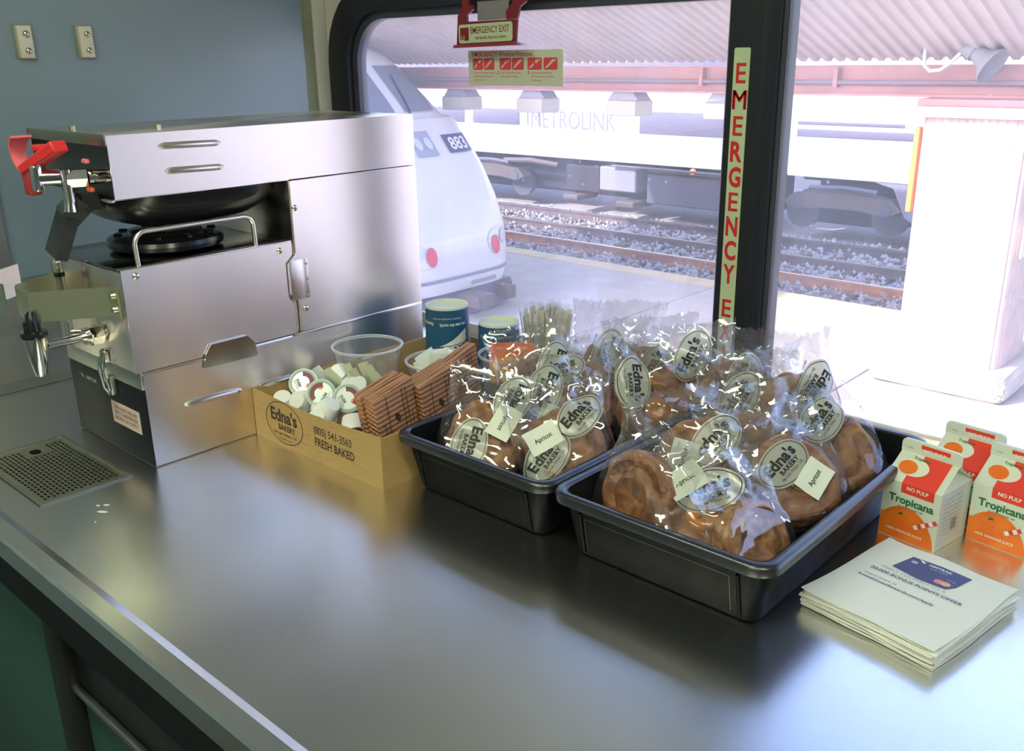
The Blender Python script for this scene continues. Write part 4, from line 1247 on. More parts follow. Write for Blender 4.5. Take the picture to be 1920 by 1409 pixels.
# paper cups, upside down
CUPBLUE = P('cup_blue', (.012, .085, .17), .45)
CUPCREAM = P('cup_cream', (.66, .69, .60), .5)
def paper_cup(c, ztop, r_t, r_b, z0, label, tall):
    o = empty('paper_cup', (c[0], c[1], z0), label, 'paper cup', 'upturned blue paper cups')
    H = ztop - z0
    rad = lambda z: r_b + (r_t - r_b) * z / H
    MB().lathe([(rad(.006), .006), (rad(H - .004), H - .004)], (c[0], c[1], z0), 48).build('printed_wall', CUPBLUE, o, smooth=40, recalc=False)
    wl_ = o.children[-1]
    MB().lathe([(r_b, 0), (r_b + .003, .001), (r_b + .0035, .004), (rad(.006), .0061)], (c[0], c[1], z0), 48).build('rolled_rim', CUPCREAM, o, smooth=40)
    MB().lathe([(rad(H - .004), H - .0039), (r_t, H), (r_t - .0012, H), (r_t - .0015, H - .008), (0, H - .0085)], (c[0], c[1], z0), 48).build('recessed_base', CUPCREAM, o, smooth=30)
    a0 = math.atan2(-.70, .72)      # toward the aisle
    def fn(u, w):                   # u along the wall to the viewer's right, w up
        a = a0 + u / rad(w)
        r = rad(w) + .0006
        return (c[0] + r * math.cos(a), c[1] + r * math.sin(a), z0 + w)
    fu = lambda u, w: fn(-u, H - w)  # upside down frame
    m1 = MB()
    if tall:
        put_text(m1, 'AMTRAK', fu, -.026, .0655, .0115, w=.056, bold=.03)
        put_text(m1, 'you see the world.', fu, -.010, .026, .0050, w=.046, bold=.03)
        put_text(m1, 'Experience', fu, .036, .025, .0050, w=.024, bold=.03)
        put_text(m1, 'Caution: contents are hot', fu, .0, .0165, .003, w=.048)
        up_ = [(.034, .0365), (.027, .0405), (.018, .0470), (.008, .0540), (-.003, .0600), (-.013, .0640)]
        lo_ = [(.034, .0560), (.027, .0585), (.018, .0605), (.008, .0622), (-.003, .0633), (-.013, .0645)]
        for k in range(5):
            m1.add([fn(up_[k][0], H - up_[k][1]), fn(up_[k + 1][0], H - up_[k + 1][1]), fn(lo_[k + 1][0], H - lo_[k + 1][1]), fn(lo_[k][0], H - lo_[k][1])], [(0, 1, 2, 3)])
        for k in range(4):
            m1.add([fn(lo_[k][0] - .002, H - lo_[k][1] - .002), fn(lo_[k + 1][0] - .002, H - lo_[k + 1][1] - .0015), fn(lo_[k + 1][0] - .002, H - lo_[k + 1][1] - .0025), fn(lo_[k][0] - .002, H - lo_[k][1] - .0045)], [(0, 1, 2, 3)])
    else:
        put_text(m1, 'Change how you see', fu, -.004, .030, .0062, w=.062, bold=.03)
        put_text(m1, 'Caution: contents are hot', fu, .0, .019, .003, w=.05)
    m1.build('printing', P('cup_print', (.68, .72, .66), .5), wl_, smooth=None, recalc=False)
paper_cup((-1.108, 1.040), .160, .0355, .0408, T + .0005, 'taller upturned blue paper cup with white lettering and swoosh', True)
paper_cup((-1.027, 1.080), .136, .0335, .0385, T + .0005, 'shorter upturned blue paper cup beside the wooden stirrers', False)

# tea card in the rear tub
tea = empty('tea_card', (-.952, 1.030, .07), 'orange and yellow tea packet card standing in the clear tub', 'tea packet')
tea.rotation_euler = (math.radians(-16), 0, math.radians(40))
MB().prism(rrect(-.037, .037, -.012, .052, .008, 4), 'y', 0, .004).build('card', P('tea_orange', (.78, .15, .015), .45), tea, local=True)
tf = lambda a, b: (a, -.0005, b)
m1 = MB(); put_grid(m1, -.036, .036, -.011, .022, 1, 1, tf); put_disc(m1, 0, .020, .030, .010, tf, 0, 2, 24); m1.build('yellow_field', P('tea_yellow', (.80, .38, .03), .5), tea, smooth=None, local=True, recalc=False)
m1 = MB(); put_poly(m1, rrect(-.012, .012, .010, .022, .003, 3), lambda a, b: (a, -.0009, b)); m1 = m1.build('brand_patch', P('tea_red', (.60, .02, .02), .5), tea, smooth=None, local=True, recalc=False)
m2 = MB(); put_text(m2, 'Lipton', lambda a, b: (a, -.0013, b), 0, .0135, .005, w=.019, bold=.02); m2.build('lettering', P('tea_white', (.85, .8, .6), .5), m1, smooth=None, local=True, recalc=False)
m1 = MB(); put_text(m1, 'ENJOY REFRESHING', tf, 0, .041, .0048, w=.052, bold=.02, rot=0); m1.build('top_lettering', P('tea_pale', (.85, .45, .25), .5), tea, smooth=None, local=True, recalc=False)

# stirrers in a clear cup
SX, SY = -1.010, 1.185
deli('stirrer_cup', (SX, SY), .0003, .040, .050, .078, 'clear plastic cup crammed with wrapped wooden stirrers')
WRAP, _, _ = film_mat('stirrer_wrap', (.985, .985, .985), .10, .15, 1.45, 1.2)
st = empty('wooden_stirrer', (0, 0, 0), 'wrapped wooden stirrer standing in the clear cup', 'stirrer', 'wrapped stirrers in the clear cup')
MB().box(-.0036, .0036, -.0008, .0008, 0, .137).build('stick', WOOD, st, smooth=None, local=True)
w_ = MB(); w_.add([(-.0048, -.0016, .002), (.0048, -.0014, .002), (.0052, -.0018, .145), (-.0050, -.0012, .147), (-.0048, .0016, .002), (.0048, .0014, .002), (.0052, .0012, .145), (-.0050, .0016, .147)], [(0, 1, 2, 3), (7, 6, 5, 4), (1, 5, 6, 2), (4, 0, 3, 7)])
w_.build('paper_wrap', WRAP, st, smooth=None, local=True)
k = 0
rn = random.Random(5)
for r, cnt in ((.035, 20), (.025, 14), (.014, 8), (.003, 3)):
    for i in range(cnt):
        a = 2 * math.pi * (i + rn.uniform(-.2, .2)) / cnt
        o = st if k == 0 else copy_tree(st)
        o.location = (SX + r * .92 * math.cos(a), SY + r * .92 * math.sin(a), .0035)
        tilt = r * 4.2 * rn.uniform(.8, 1.15)
        o.rotation_euler = (-math.sin(a) * tilt, math.cos(a) * tilt, rn.uniform(0, 3.14) if r < .03 else a + math.pi / 2 + rn.uniform(-.4, .4))
        o.scale = (1, 1, rn.uniform(.93, 1.0))
        k += 1
# ------------------------------------------------------------------ black trays
TH = .083
def tray(x0, x1, y0, y1, label):
    o = empty('plastic_tray', ((x0 + x1) / 2, (y0 + y1) / 2, 0), label, 'tray', 'black plastic trays of pastries')
    N = 7
    def loop(ins, z, r):
        return [(x, y, z) for x, y in rrect(x0 + ins, x1 - ins, y0 + ins, y1 - ins, r, N)]
    rings = [loop(.034, .0, .010), loop(.027, .0015, .014), loop(.0235, .006, .015), loop(.0125, TH - .019, .019), loop(.0105, TH - .0185, .02)]
    inner = [loop(.0150, TH - .004, .016), loop(.0265, .006, .013), loop(.031, .0032, .011)]
    mb = MB(); allr = rings + [loop(.0135, TH - .0045, .033)] + inner
    allr = rings[:4] + [loop(.0118, TH - .004, .019), loop(.0138, TH - .0015, .017)] + inner
    m = len(allr[0])
    mb.add([p for r in allr for p in r], [(j * m + i, j * m + (i + 1) % m, (j + 1) * m + (i + 1) % m, (j + 1) * m + i) for j in range(len(allr) - 1) for i in range(m)] + [tuple(range(m))[::-1], tuple((len(allr) - 1) * m + i for i in range(m))])
    mb.build('tub', TRAY, o, smooth=40)
    rim = [loop(.0117, TH - .006, .019), loop(.0105, TH - .0125, .020), loop(.0005, TH - .012, .026), loop(.0, TH - .005, .026), loop(.0012, TH - .0015, .025), loop(.0035, TH, .024), loop(.0095, TH, .020), loop(.0125, TH - .0012, .018), loop(.0137, TH - .003, .017)]
    mb = MB()
    mb.add([p for r in rim for p in r], [(j * m + i, j * m + (i + 1) % m, (j + 1) * m + (i + 1) % m, (j + 1) * m + i) for j in range(len(rim) - 1) for i in range(m)])
    mb.build('rolled_rim', P('tray_rim', (.010, .011, .016), .27, spec=1.0, bump=.03, bscale=300), o, smooth=50)
    # raised frame line on the front wall and corner ribs
    def wallp(a, b):   # front wall point at height b
        t = (b - .006) / (TH - .025)
        return (a, y0 + .0235 + (.0125 - .0235) * t - .0006, b)
    mb = MB()
    put_line(mb, [(x0 + .045, .012), (x0 + .045, .055), (x1 - .05, .055), (x1 - .05, .012)], .0007, wallp)
    mb.build('moulded_line', P('tray_line', (.04, .042, .045), .3), o, smooth=None, recalc=False)
    for xx in (x0 + .040, x1 - .040):
        mb = MB(); p = [wallp(xx, .008), wallp(xx, TH - .022)]
        mb.tube(p, .0022, 8); mb.build('corner_rib', TRAY, o)
    return o
tray(-.897, -.6285, .731, 1.163, 'black plastic tray of bagged pastries next to the cardboard box')
tray(-.6265, -.3475, .731, 1.163, 'black plastic tray of bagged pastries next to the juice cartons')

# ------------------------------------------------------------------ bagged pastries
def crust_mat(name, c1, c2, c3):
    m, nt, b, out = new_mat(name)
    L = nt.links
    tc = nt.nodes.new('ShaderNodeTexCoord')
    n1 = nt.nodes.new('ShaderNodeTexNoise'); n1.inputs['Scale'].default_value = 38; n1.inputs['Detail'].default_value = 6; n1.inputs['Distortion'].default_value = 1.2
    L.new(tc.outputs['Object'], n1.inputs['Vector'])
    cr = nt.nodes.new('ShaderNodeValToRGB')
    e = cr.color_ramp.elements
    e[0].position = .36; e[0].color = (*c2, 1); e[1].position = .64; e[1].color = (*c3, 1)
    mid = e.new(.5); mid.color = (*c1, 1)
    L.new(n1.outputs['Fac'], cr.inputs[0]); L.new(cr.outputs[0], b.inputs['Base Color'])
    b.inputs['Roughness'].default_value = .42
    n2 = nt.nodes.new('ShaderNodeTexNoise'); n2.inputs['Scale'].default_value = 240; n2.inputs['Detail'].default_value = 3
    L.new(tc.outputs['Object'], n2.inputs['Vector'])
    bp = nt.nodes.new('ShaderNodeBump'); bp.inputs['Strength'].default_value = .35; bp.inputs['Distance'].default_value = .002
    L.new(n2.outputs['Fac'], bp.inputs['Height']); L.new(bp.outputs[0], b.inputs['Normal'])
    return m
CRUST = [crust_mat('danish_crust', (.27, .105, .034), (.16, .048, .014), (.40, .20, .085)),
         crust_mat('golden_crust', (.32, .135, .040), (.20, .068, .018), (.45, .24, .10)),
         crust_mat('rosy_crust', (.29, .115, .055), (.18, .055, .025), (.43, .22, .12))]
GLAZE = P('apricot_filling', (.50, .17, .02), .18, coat=.6, var=.25, vscale=60)
FILM, _, _ = film_mat('bag_film', (0.985, 0.985, 0.985), 0.022, 0.06, 1.50, 2.0)
LABELF, _, _ = film_mat('label_film', (.84, .87, .80), 0.72, 0.25, 1.45, 1.0, (.80, .84, .72))
STICK = P('name_sticker', (.70, .73, .60), .6)

def tri(x):
    return 2 * np.abs(2 * (x - np.floor(x + .5))) - 1
class Bag:
    R, TT = .054, .034
    def __init__(s, seed, top=.118, lean=0.0, wide=.074):
        rn = np.random.RandomState(seed)
        s.top, s.wide, s.lean = top, wide, lean
        s.wav = []
        for k in range(7):
            a = rn.uniform(0, math.pi)
            fq = rn.uniform(6, 16) if k < 4 else rn.uniform(16, 30)
            s.wav.append((math.cos(a) * fq, math.sin(a) * fq, rn.uniform(0, 1), (.0034 if k < 4 else .0017) * rn.uniform(.6, 1.3), rn.uniform(0, 6.28), rn.uniform(15, 45)))
        s.bend = rn.uniform(-1, 1, 6)
    def half_width(s, z):
        t = (z + .060) / (s.top + .060)
        return np.interp(t, [0, .06, .35, .7, .88, 1], [.040, .056, .066, s.wide * .88, s.wide * .95, s.wide])
    def y(s, x, z, side):
        x = np.asarray(x, float); z = np.asarray(z, float)
        r = np.hypot(x, z)
        h0 = s.TT / 2 + .0035
        fall = np.clip((r - s.R * .93) / (.045), 0, 1)
        h = h0 * (1 - fall * fall * (3 - 2 * fall)) + .0035 * fall
        hw = s.half_width(z)
        edge = np.clip((hw - np.abs(x)) / .012, 0, 1)
        bot = np.clip((z + .060) / .008, 0, 1)
        tp = np.clip((s.top - z) / .02, .35, 1)
        h = h * np.minimum(edge, bot) ** .5 * tp
        up = np.clip((z - .035) / .08, 0, 1)
        up = up * up
        bend = up * (.020 * s.bend[0] + s.lean + .012 * np.sin(x * 40 + s.bend[1] * 3) * s.bend[2] + .10 * s.bend[3] * x)
        cr = np.zeros_like(x)
        sg = 0.0 if side > 0 else .37
        for ax, az, ph, am, wp, wf in s.wav:
            cr += am * tri(ax * x + az * z + ph + sg + .12 * np.sin(wf * (x - z) + wp))
        amt = np.clip((r - s.R * .45) / (s.R * .8), .34, 1.0) * np.minimum(np.clip(edge, .15, 1), np.clip(bot, .15, 1))
        base = np.where(amt < .5, np.maximum(cr, -.0015), cr)
        return -side * np.maximum(h + base * amt * (1 + .7 * up), .0004) - bend
    def pt(s, x, z, side=1, off=0.0):
        return (float(x), float(s.y(np.array([x]), np.array([z]), side)[0]) - side * off, float(z))

def pastry_mesh(seed):
    rn = np.random.RandomState(seed)
    R, Tk = Bag.R, Bag.TT
    N, prof = 56, []
    for k in range(7):
        prof.append((R * .97 * k / 6 * .88, 0))
    mb = MB(); v = []
    levels = [('f', q) for q in (0.0, .25, .42, .55, .68, .80, .90)] + [('s', q) for q in (0.1, .25, .38, .46, .54, .62, .75, .9)] + [('b', q) for q in (.93, .7, .35, 0.0)]
    ph = rn.uniform(0, 6.28, 6); lob = rn.randint(3, 6)
    for kd, q in levels:
        for i in range(N):
            a = 2 * math.pi * i / N
            rr_ = R * (1 + .025 * math.sin(lob * a + ph[0]) + .02 * math.sin(2 * a + ph[1]))
            swirl = math.sin(2 * math.pi * (q * 2.2 + a / (2 * math.pi)) + ph[2])
            if kd == 'f':
                r = rr_ * q * .96
                d = -Tk / 2 * (1 - .10 * (q > .85)) + .0036 * swirl * min(1, q * 2) * (1 if q < .88 else .4) + .006 * math.exp(-(q / .28) ** 2) + .002 * math.sin(5 * a + ph[3]) * q
            elif kd == 's':
                t = q
                r = rr_ * (.96 + .045 * math.sin(math.pi * t)) + .0016 * math.sin(9 * a + 6 * t + ph[4]) - .003 * math.exp(-((t - .5 - .12 * math.sin(a + ph[5])) / .10) ** 2)
                d = -Tk / 2 * .82 + Tk * .85 * t
            else:
                r = rr_ * q
                d = Tk / 2 * .95
            v.append((r * math.cos(a), d, r * math.sin(a)))
    n = len(levels)
    mb.add(v, [(j * N + i, j * N + (i + 1) % N, (j + 1) * N + (i + 1) % N, (j + 1) * N + i) for j in range(n - 1) for i in range(N)])
    return mb

CAMP = Vector((0, 0, .55))
def make_bag(idx, loc, yaw, tilt, roll, labels, label, top=.098, lean=0.0, wide=.074, size=1.0):
    o = empty('bagged_pastry', loc, label, 'pastry', 'bagged bakery pastries in the trays')
    # local -y is the front; yaw turns it from -Y toward +X, tilt leans the top back, roll turns it in its own plane
    R_ = Matrix.Rotation(math.radians(yaw), 4, 'Z') @ Matrix.Rotation(math.radians(-tilt), 4, 'X') @ Matrix.Rotation(math.radians(roll), 4, 'Y')
    o.rotation_mode = 'QUATERNION'
    o.rotation_quaternion = R_.to_quaternion()
    o.scale = (size, size, size)
    bag = Bag(100 + idx * 7, top, lean, wide)
    pm = pastry_mesh(idx).build('pastry', CRUST[idx % 3], o, smooth=50, local=True)
    if idx % 2 == 0:
        m1 = MB(); 
        for j in range(3):
            pass
        m1.lathe([(0, .0), (.010, .0005), (.0165, -.0005), (.0195, -.0022)], n=24)
        fo = m1.build('fruit_filling', GLAZE, pm, smooth=60, local=True)
        fo.rotation_euler = (math.pi / 2, 0, 0); fo.location = (.004 * math.sin(idx), -Bag.TT / 2 - .0035, .003 * math.cos(idx * 2))
    NX_, NZ_ = 44, 54
    zz = np.linspace(-.060, top, NZ_ + 1)
    rn = np.random.RandomState(idx + 50)
    jag = rn.uniform(-.004, .004, NX_ + 1)
    verts = []
    for side in (1, -1):
        for j, z in enumerate(zz):
            hw = float(bag.half_width(z))
            xs_ = np.linspace(-hw, hw, NX_ + 1)
            zrow = np.full_like(xs_, z) + (jag if j == NZ_ else 0)
            yy = bag.y(xs_, zrow, side)
            verts.append(np.stack([xs_, yy, zrow], 1))
    V = np.concatenate(verts)
    m_ = (NX_ + 1) * (NZ_ + 1)
    a = (np.arange(NZ_)[:, None] * (NX_ + 1) + np.arange(NX_)[None, :]).ravel()
    q = np.stack([a, a + 1, a + NX_ + 2, a + NX_ + 1], 1)
    F_ = np.concatenate([q, q[:, ::-1] + m_])
    me = bpy.data.meshes.new('bag_film'); me.from_pydata(V.tolist(), [], F_.tolist())
    me.materials.append(FILM)
    me.polygons.foreach_set('use_smooth', [True] * len(me.polygons))
    me.set_sharp_from_angle(angle=math.radians(16))
    link_mesh('bag_film', me, o)
    # printed ovals and name stickers
    rc, rs = math.cos(math.radians(roll)), math.sin(math.radians(roll))
    for kd, dx, dz, ang in labels:
        dx, dz = dx / 1000, dz / 1000 * 1.08
        cx, cz = dx * rc - dz * rs, dx * rs + dz * rc
        an = math.radians(ang + roll)
        ca, sa = math.cos(an), math.sin(an)
        def mp(off, cx=cx, cz=cz, ca=ca, sa=sa):
            def f(u, w):
                x, z = cx + u * ca - w * sa, cz + u * sa + w * ca
                hw = float(bag.half_width(min(z, top)))
                return bag.pt(max(-hw, min(hw, x)), max(-.059, min(top, z)), 1, off)
            return f
        if kd == 'oval':
            m1 = MB(); put_disc(m1, 0, 0, .039, .0245, mp(.0014), 0, 10, 48)
            lab = m1.build('oval_label', LABELF, o, smooth=30, local=True, recalc=False)
            m1 = MB(); put_disc(m1, 0, 0, .0365, .0222, mp(.0018), 0, 1, 56, .965)
            put_text(m1, "Edna's", mp(.0020), -.001, -.0005, .0135, w=.052, bold=.035, res=2)
            put_text(m1, 'BAKERY', mp(.0020), .003, -.0088, .0058, w=.034, bold=.03, res=1)
            put_text(m1, 'San Luis Obispo, CA', mp(.0020), .0, -.0140, .0034, w=.040, bold=.01, res=1)
            put_text(m1, '(805) 541-3563', mp(.0020), .0, -.0275, .0032, w=.044, bold=.01, res=1)
            m1.build('lettering', INK, lab, smooth=None, local=True, recalc=False)
        else:
            m1 = MB(); put_grid(m1, -.0225, .0225, -.0165, .0165, 10, 8, mp(.0026))
            lab = m1.build('name_sticker', STICK, o, smooth=30, local=True, recalc=False)
            m1 = MB(); put_text(m1, 'Apricot', mp(.0032), 0, -.003, .0062, w=.025, bold=.015, res=2)
            m1.build('lettering', INK, lab, smooth=None, local=True, recalc=False)
    return o

BAGS = [
    ((-.850, .985, .084), 50, 30, -8, [('oval', 16, 26, -112)], 'bagged pastry in the box-side tray, leaning on the rear coffee sleeves', {}),
    ((-.805, .818, .066), 42, 40, 14, [('oval', 36, 46, -112), ('name', 24, 16, -120), ('oval', -22, -12, -105)], 'bagged apricot pastry in the tray corner nearest the printed cardboard box', {}),
    ((-.759, .915, .072), 48, 30, 6, [('name', -17, 2, -116), ('oval', -20, 42, -112)], 'bagged pastry with a square Apricot sticker behind the front one, box-side tray', {}),
    ((-.705, .862, .066), 46, 42, -10, [('oval', 20, 38, 48), ('name', -30, 9, 28), ('oval', -26, -14, 52)], 'bagged pastry with a slanted narrow sticker against the tray divider front', {}),
    ((-.690, 1.040, .074), 62, 20, 6, [('oval', -34, 38, -100)], 'bagged pastry showing its brown edge beside the divider, box-side tray', {}),
    ((-.785, 1.005, .080), 45, 40, 0, [('oval', -38, 35, 10)], 'bagged pastry in the middle of the box-side tray under crumpled film', {}),
    ((-.810, 1.110, .086), 44, 8, 4, [('oval', -14, 30, -112), ('name', 14, 4, -20)], 'tall upright bagged pastry at the window end next to the stirrers', {'top': .112}),
    ((-.735, 1.105, .088), 40, 14, -4, [('oval', -2, 21, 58)], 'bagged pastry at the window end, second from the stirrers', {}),
    ((-.672, 1.110, .086), 36, 12, -8, [('oval', -2, 50, 66)], 'bagged pastry at the window end just left of the black post', {}),
    ((-.550, .808, .068), -12, 20, 8, [], 'bagged pastry showing pale side, front corner of the tray at the divider', {'top': .09}),
    ((-.546, .930, .074), 42, 34, -12, [('oval', 16, 20, 46), ('name', -25, 0, 72), ('oval', -28, -34, 52)], 'bagged pastry with a large clear bakery oval and tall Apricot sticker', {}),
    ((-.505, .985, .074), 40, 36, -6, [('oval', 24, -12, 62)], 'bagged pastry in the middle of the carton-side tray with crackled film', {}),
    ((-.474, .822, .060), 34, 46, -8, [('name', -23, 35, 36), ('oval', 4, 25, 18)], 'bagged sugared pastry at the front rim with a level Apricot sticker', {'top': .088}),
    ((-.418, .830, .050), 78, 32, 0, [], 'small golden bagged pastry in the front corner next to the napkins', {'top': .085, 'size': .86}),
    ((-.438, .963, .068), 50, 48, -10, [('oval', -17, 13, 40), ('name', 15, -6, 48)], 'flattened bagged pastry with folded bakery oval facing the juice cartons', {}),
    ((-.432, 1.060, .070), 55, 46, -14, [('oval', -12, 40, 42)], 'bagged pastry under loose film near the tray corner by the cartons', {'wide': .085}),
    ((-.510, 1.105, .096), 58, 10, -14, [('oval', 16, 34, -130), ('name', -4, -30, 58)], 'upright bagged pastry with a clear oval, right of the black post', {}),
    ((-.555, 1.060, .084), 40, 24, 0, [('oval', -14, 28, 60)], 'bagged pastry before the black post with a half bakery oval', {}),
    ((-.600, 1.115, .092), 38, 6, 6, [('oval', 4, 27, 80)], 'bagged pastry standing right in front of the black window post', {'top': .10}),
]
for i_, (loc, yaw, tilt, roll, labels, lab, kw) in enumerate(BAGS):
    make_bag(i_, loc, yaw, tilt, roll, labels, lab, **kw)
# ------------------------------------------------------------------ juice cartons
CW, CH, GH, FH = .070, .0725, .026, .0155
CARTON_W = P('carton_white', (.66, .70, .58), .4)
def make_carton():
    o = empty('juice_carton', (0, 0, 0), 'x', 'juice carton', 'small orange juice cartons')
    h = CW / 2
    zr = CH + GH
    mb = MB()
    v = [(-h, -h, 0), (h, -h, 0), (h, h, 0), (-h, h, 0), (-h, -h, CH), (h, -h, CH), (h, h, CH), (-h, h, CH),
         (-h, -.0012, zr), (h, -.0012, zr), (h, .0012, zr), (-h, .0012, zr), (-h * .45, 0, zr - .002), (h * .45, 0, zr - .002)]
    f = [(3, 2, 1, 0), (0, 1, 5, 4), (1, 2, 6, 5), (2, 3, 7, 6), (3, 0, 4, 7), (4, 5, 9, 8), (6, 7, 11, 10), (5, 13, 9), (5, 6, 13), (6, 10, 13), (9, 13, 10), (7, 12, 11), (7, 4, 12), (4, 8, 12), (8, 11, 12)]
    mb.add(v, f)
    mb.build('carton_body', CARTON_W, o, smooth=None, local=True)
    MB().prism(rrect(-h - .001, h + .001, zr - .001, zr + FH, [.001, .006, .006, .001], 4), 'y', -.0018, .0018).build('top_fin', CARTON_W, o, smooth=None, local=True)
    LS = math.hypot(GH, h)
    def fn(a, b, off=.0004):
        if b <= CH:
            return (a, -h - off, b)
        if b <= CH + LS:
            t = (b - CH) / LS
            return (a, -h + (h - .0012) * t - off * .6, CH + GH * t + off * .8)
        return (a, -.0018 - off, zr + (b - CH - LS))
    o1 = lambda a, b: fn(a, b, .0003)
    o2 = lambda a, b: fn(a, b, .0006)
    o3 = lambda a, b: fn(a, b, .0009)
    top = CH + LS
    ORANGE = P('juice_orange', (.86, .21, .015), .4, var=.25, vscale=50, color2=(.80, .13, .01))
    m = MB(); put_disc(m, -.004, -.004, .0375, .0475, lambda a, b: o1(max(-h + .0004, min(h - .0004, a)), max(.0006, b)), 0, 10, 56); m.build('orange_print', ORANGE, o, smooth=None, local=True, recalc=False)
    m = MB(); put_grid(m, -.0345, -.018, .0008, .030, 1, 6, lambda a, b: fn(a, b, .00025)); m.build('orange_corner', ORANGE, o, smooth=None, local=True, recalc=False)
    RB = P('carton_red', (.78, .055, .03), .4)
    m = MB()
    put_grid(m, -.013, .027, .0605, CH, 1, 1, o1); put_grid(m, -.013, .027, CH, CH + LS * .5, 1, 1, o1); put_grid(m, -.006, .027, CH + LS * .5, top, 1, 1, o1); put_grid(m, -.012, .023, top, top + FH - .003, 1, 1, o1)
    m.build('red_band', RB, o, smooth=None, local=True, recalc=False)
    m = MB(); put_disc(m, -.010, CH + LS * .54, .0175, .0125, o2, 0, 3, 30); m.build('logo_field', P('logo_cream', (.72, .74, .60), .4), o, smooth=None, local=True, recalc=False)
    m = MB(); put_disc(m, -.0165, CH + LS * .50, .0115, .0095, o3, -.2, 3, 26, 0); m.build('orange_slice', ORANGE, o, smooth=None, local=True, recalc=False)
    GREEN = P('juice_green', (.015, .15, .05), .45)
    m = MB()
    put_text(m, 'Tropicana', o2, .001, .047, .0092, w=.055, bold=.03)
    m.build('brand_lettering', GREEN, o, smooth=None, local=True, recalc=False); m = MB()
    put_text(m, 'Tropicana', o3, -.006, CH + LS * .80, .0042, w=.021, bold=.02)
    m.build('logo_lettering', GREEN, o, smooth=None, local=True, recalc=False); m = MB()
    put_disc(m, -.010, .034, .0032, .0014, o2, .5, 1, 12); put_disc(m, -.008, .0345, .002, .001, o2, -.6, 1, 10)
    m.build('orange_leaf', GREEN, o, smooth=None, local=True, recalc=False)
    m = MB(); put_text(m, 'PURE PREMIUM', o2, .001, .0415, .0026, w=.030, bold=.01); m.build('subtitle_lettering', P('carton_ink', (.16, .24, .17), .5), o, smooth=None, local=True, recalc=False); m = MB(); put_text(m, '< OPEN', o1, -.026, top + .004, .0024, w=.009)
    m.build('opening_mark', P('carton_ink', (.16, .24, .17), .5), o, smooth=None, local=True, recalc=False)
    m = MB(); put_text(m, 'NO PULP', o2, .007, .0655, .0046, w=.026, bold=.02); m.build('pulp_lettering', P('carton_white_ink', (.88, .84, .74), .5), o, smooth=None, local=True, recalc=False); m = MB(); put_text(m, 'NO PULP', o2, .0055, top + .004, .0045, w=.026, bold=.02); m.build('fin_lettering', P('carton_white_ink', (.88, .84, .74), .5), o, smooth=None, local=True, recalc=False); m = MB(); put_text(m, '100% ORANGE JUICE', o2, -.003, .010, .003, w=.044, bold=.01)
    m.build('juice_lettering', P('carton_white_ink', (.88, .84, .74), .5), o, smooth=None, local=True, recalc=False)
    m = MB(); mr = MB()
    for k in range(6):
        a0, a1 = k / 6, (k + 1) / 6
        q = [(.008 + .026 * a + d * .0014, .022 + .016 * a - d * .0022) for a, d in ((a0, -1), (a1, -1), (a1, 1), (a0, 1))]
        put_poly(m if k % 2 == 0 else mr, q, o3)
    m.build('straw_white', P('straw_white', (.8, .78, .72), .5), o, smooth=None, local=True, recalc=False)
    mr.build('straw_red', P('straw_red', (.70, .05, .07), .5), o, smooth=None, local=True, recalc=False)
    # side panel small print
    m = MB()
    fs = lambda a, b: (h + .0004, a, b)
    for k in range(9):
        put_text(m, ('nutrition facts', 'serving size 1 carton', 'total fat 0g sodium 0mg', 'vitamin c potassium', 'pasteurized orange juice')[k % 5], fs, -.006, .062 - k * .0055, .0026, w=.040)
    put_grid(m, -.004, .008, .020, .034, 1, 1, fs)
    m.build('side_print', P('side_ink', (.25, .29, .27), .5), o, smooth=None, local=True, recalc=False)
    m = MB(); put_grid(m, -.030, .018, .006, .0705, 1, 1, lambda a, b: (h + .0002, a, b)); m.build('side_field', P('side_field', (.62, .66, .64), .5), o, smooth=None, local=True, recalc=False)
    return o
pc = make_carton()
def local_corner(cx, cy, ang):        # put the front left bottom corner at cx, cy
    c, s = math.cos(ang), math.sin(ang)
    h = CW / 2
    return (cx + h * c - h * s, cy + h * s + h * c, .0003)
for k, (cx, cy, ang, lab) in enumerate(((-.3595, 1.036, -9, 'orange juice carton nearest the black tray, in front of its twin'), (-.338, 1.124, -7, 'orange juice carton standing behind another carton beside the tray'), (-.276, 1.089, -9, 'orange juice carton cut off by the photo edge'))):
    o = pc if k == 0 else copy_tree(pc)
    a = math.radians(ang)
    o.location = local_corner(cx, cy, a)
    o.rotation_euler = (0, 0, a)
    o['label'] = lab

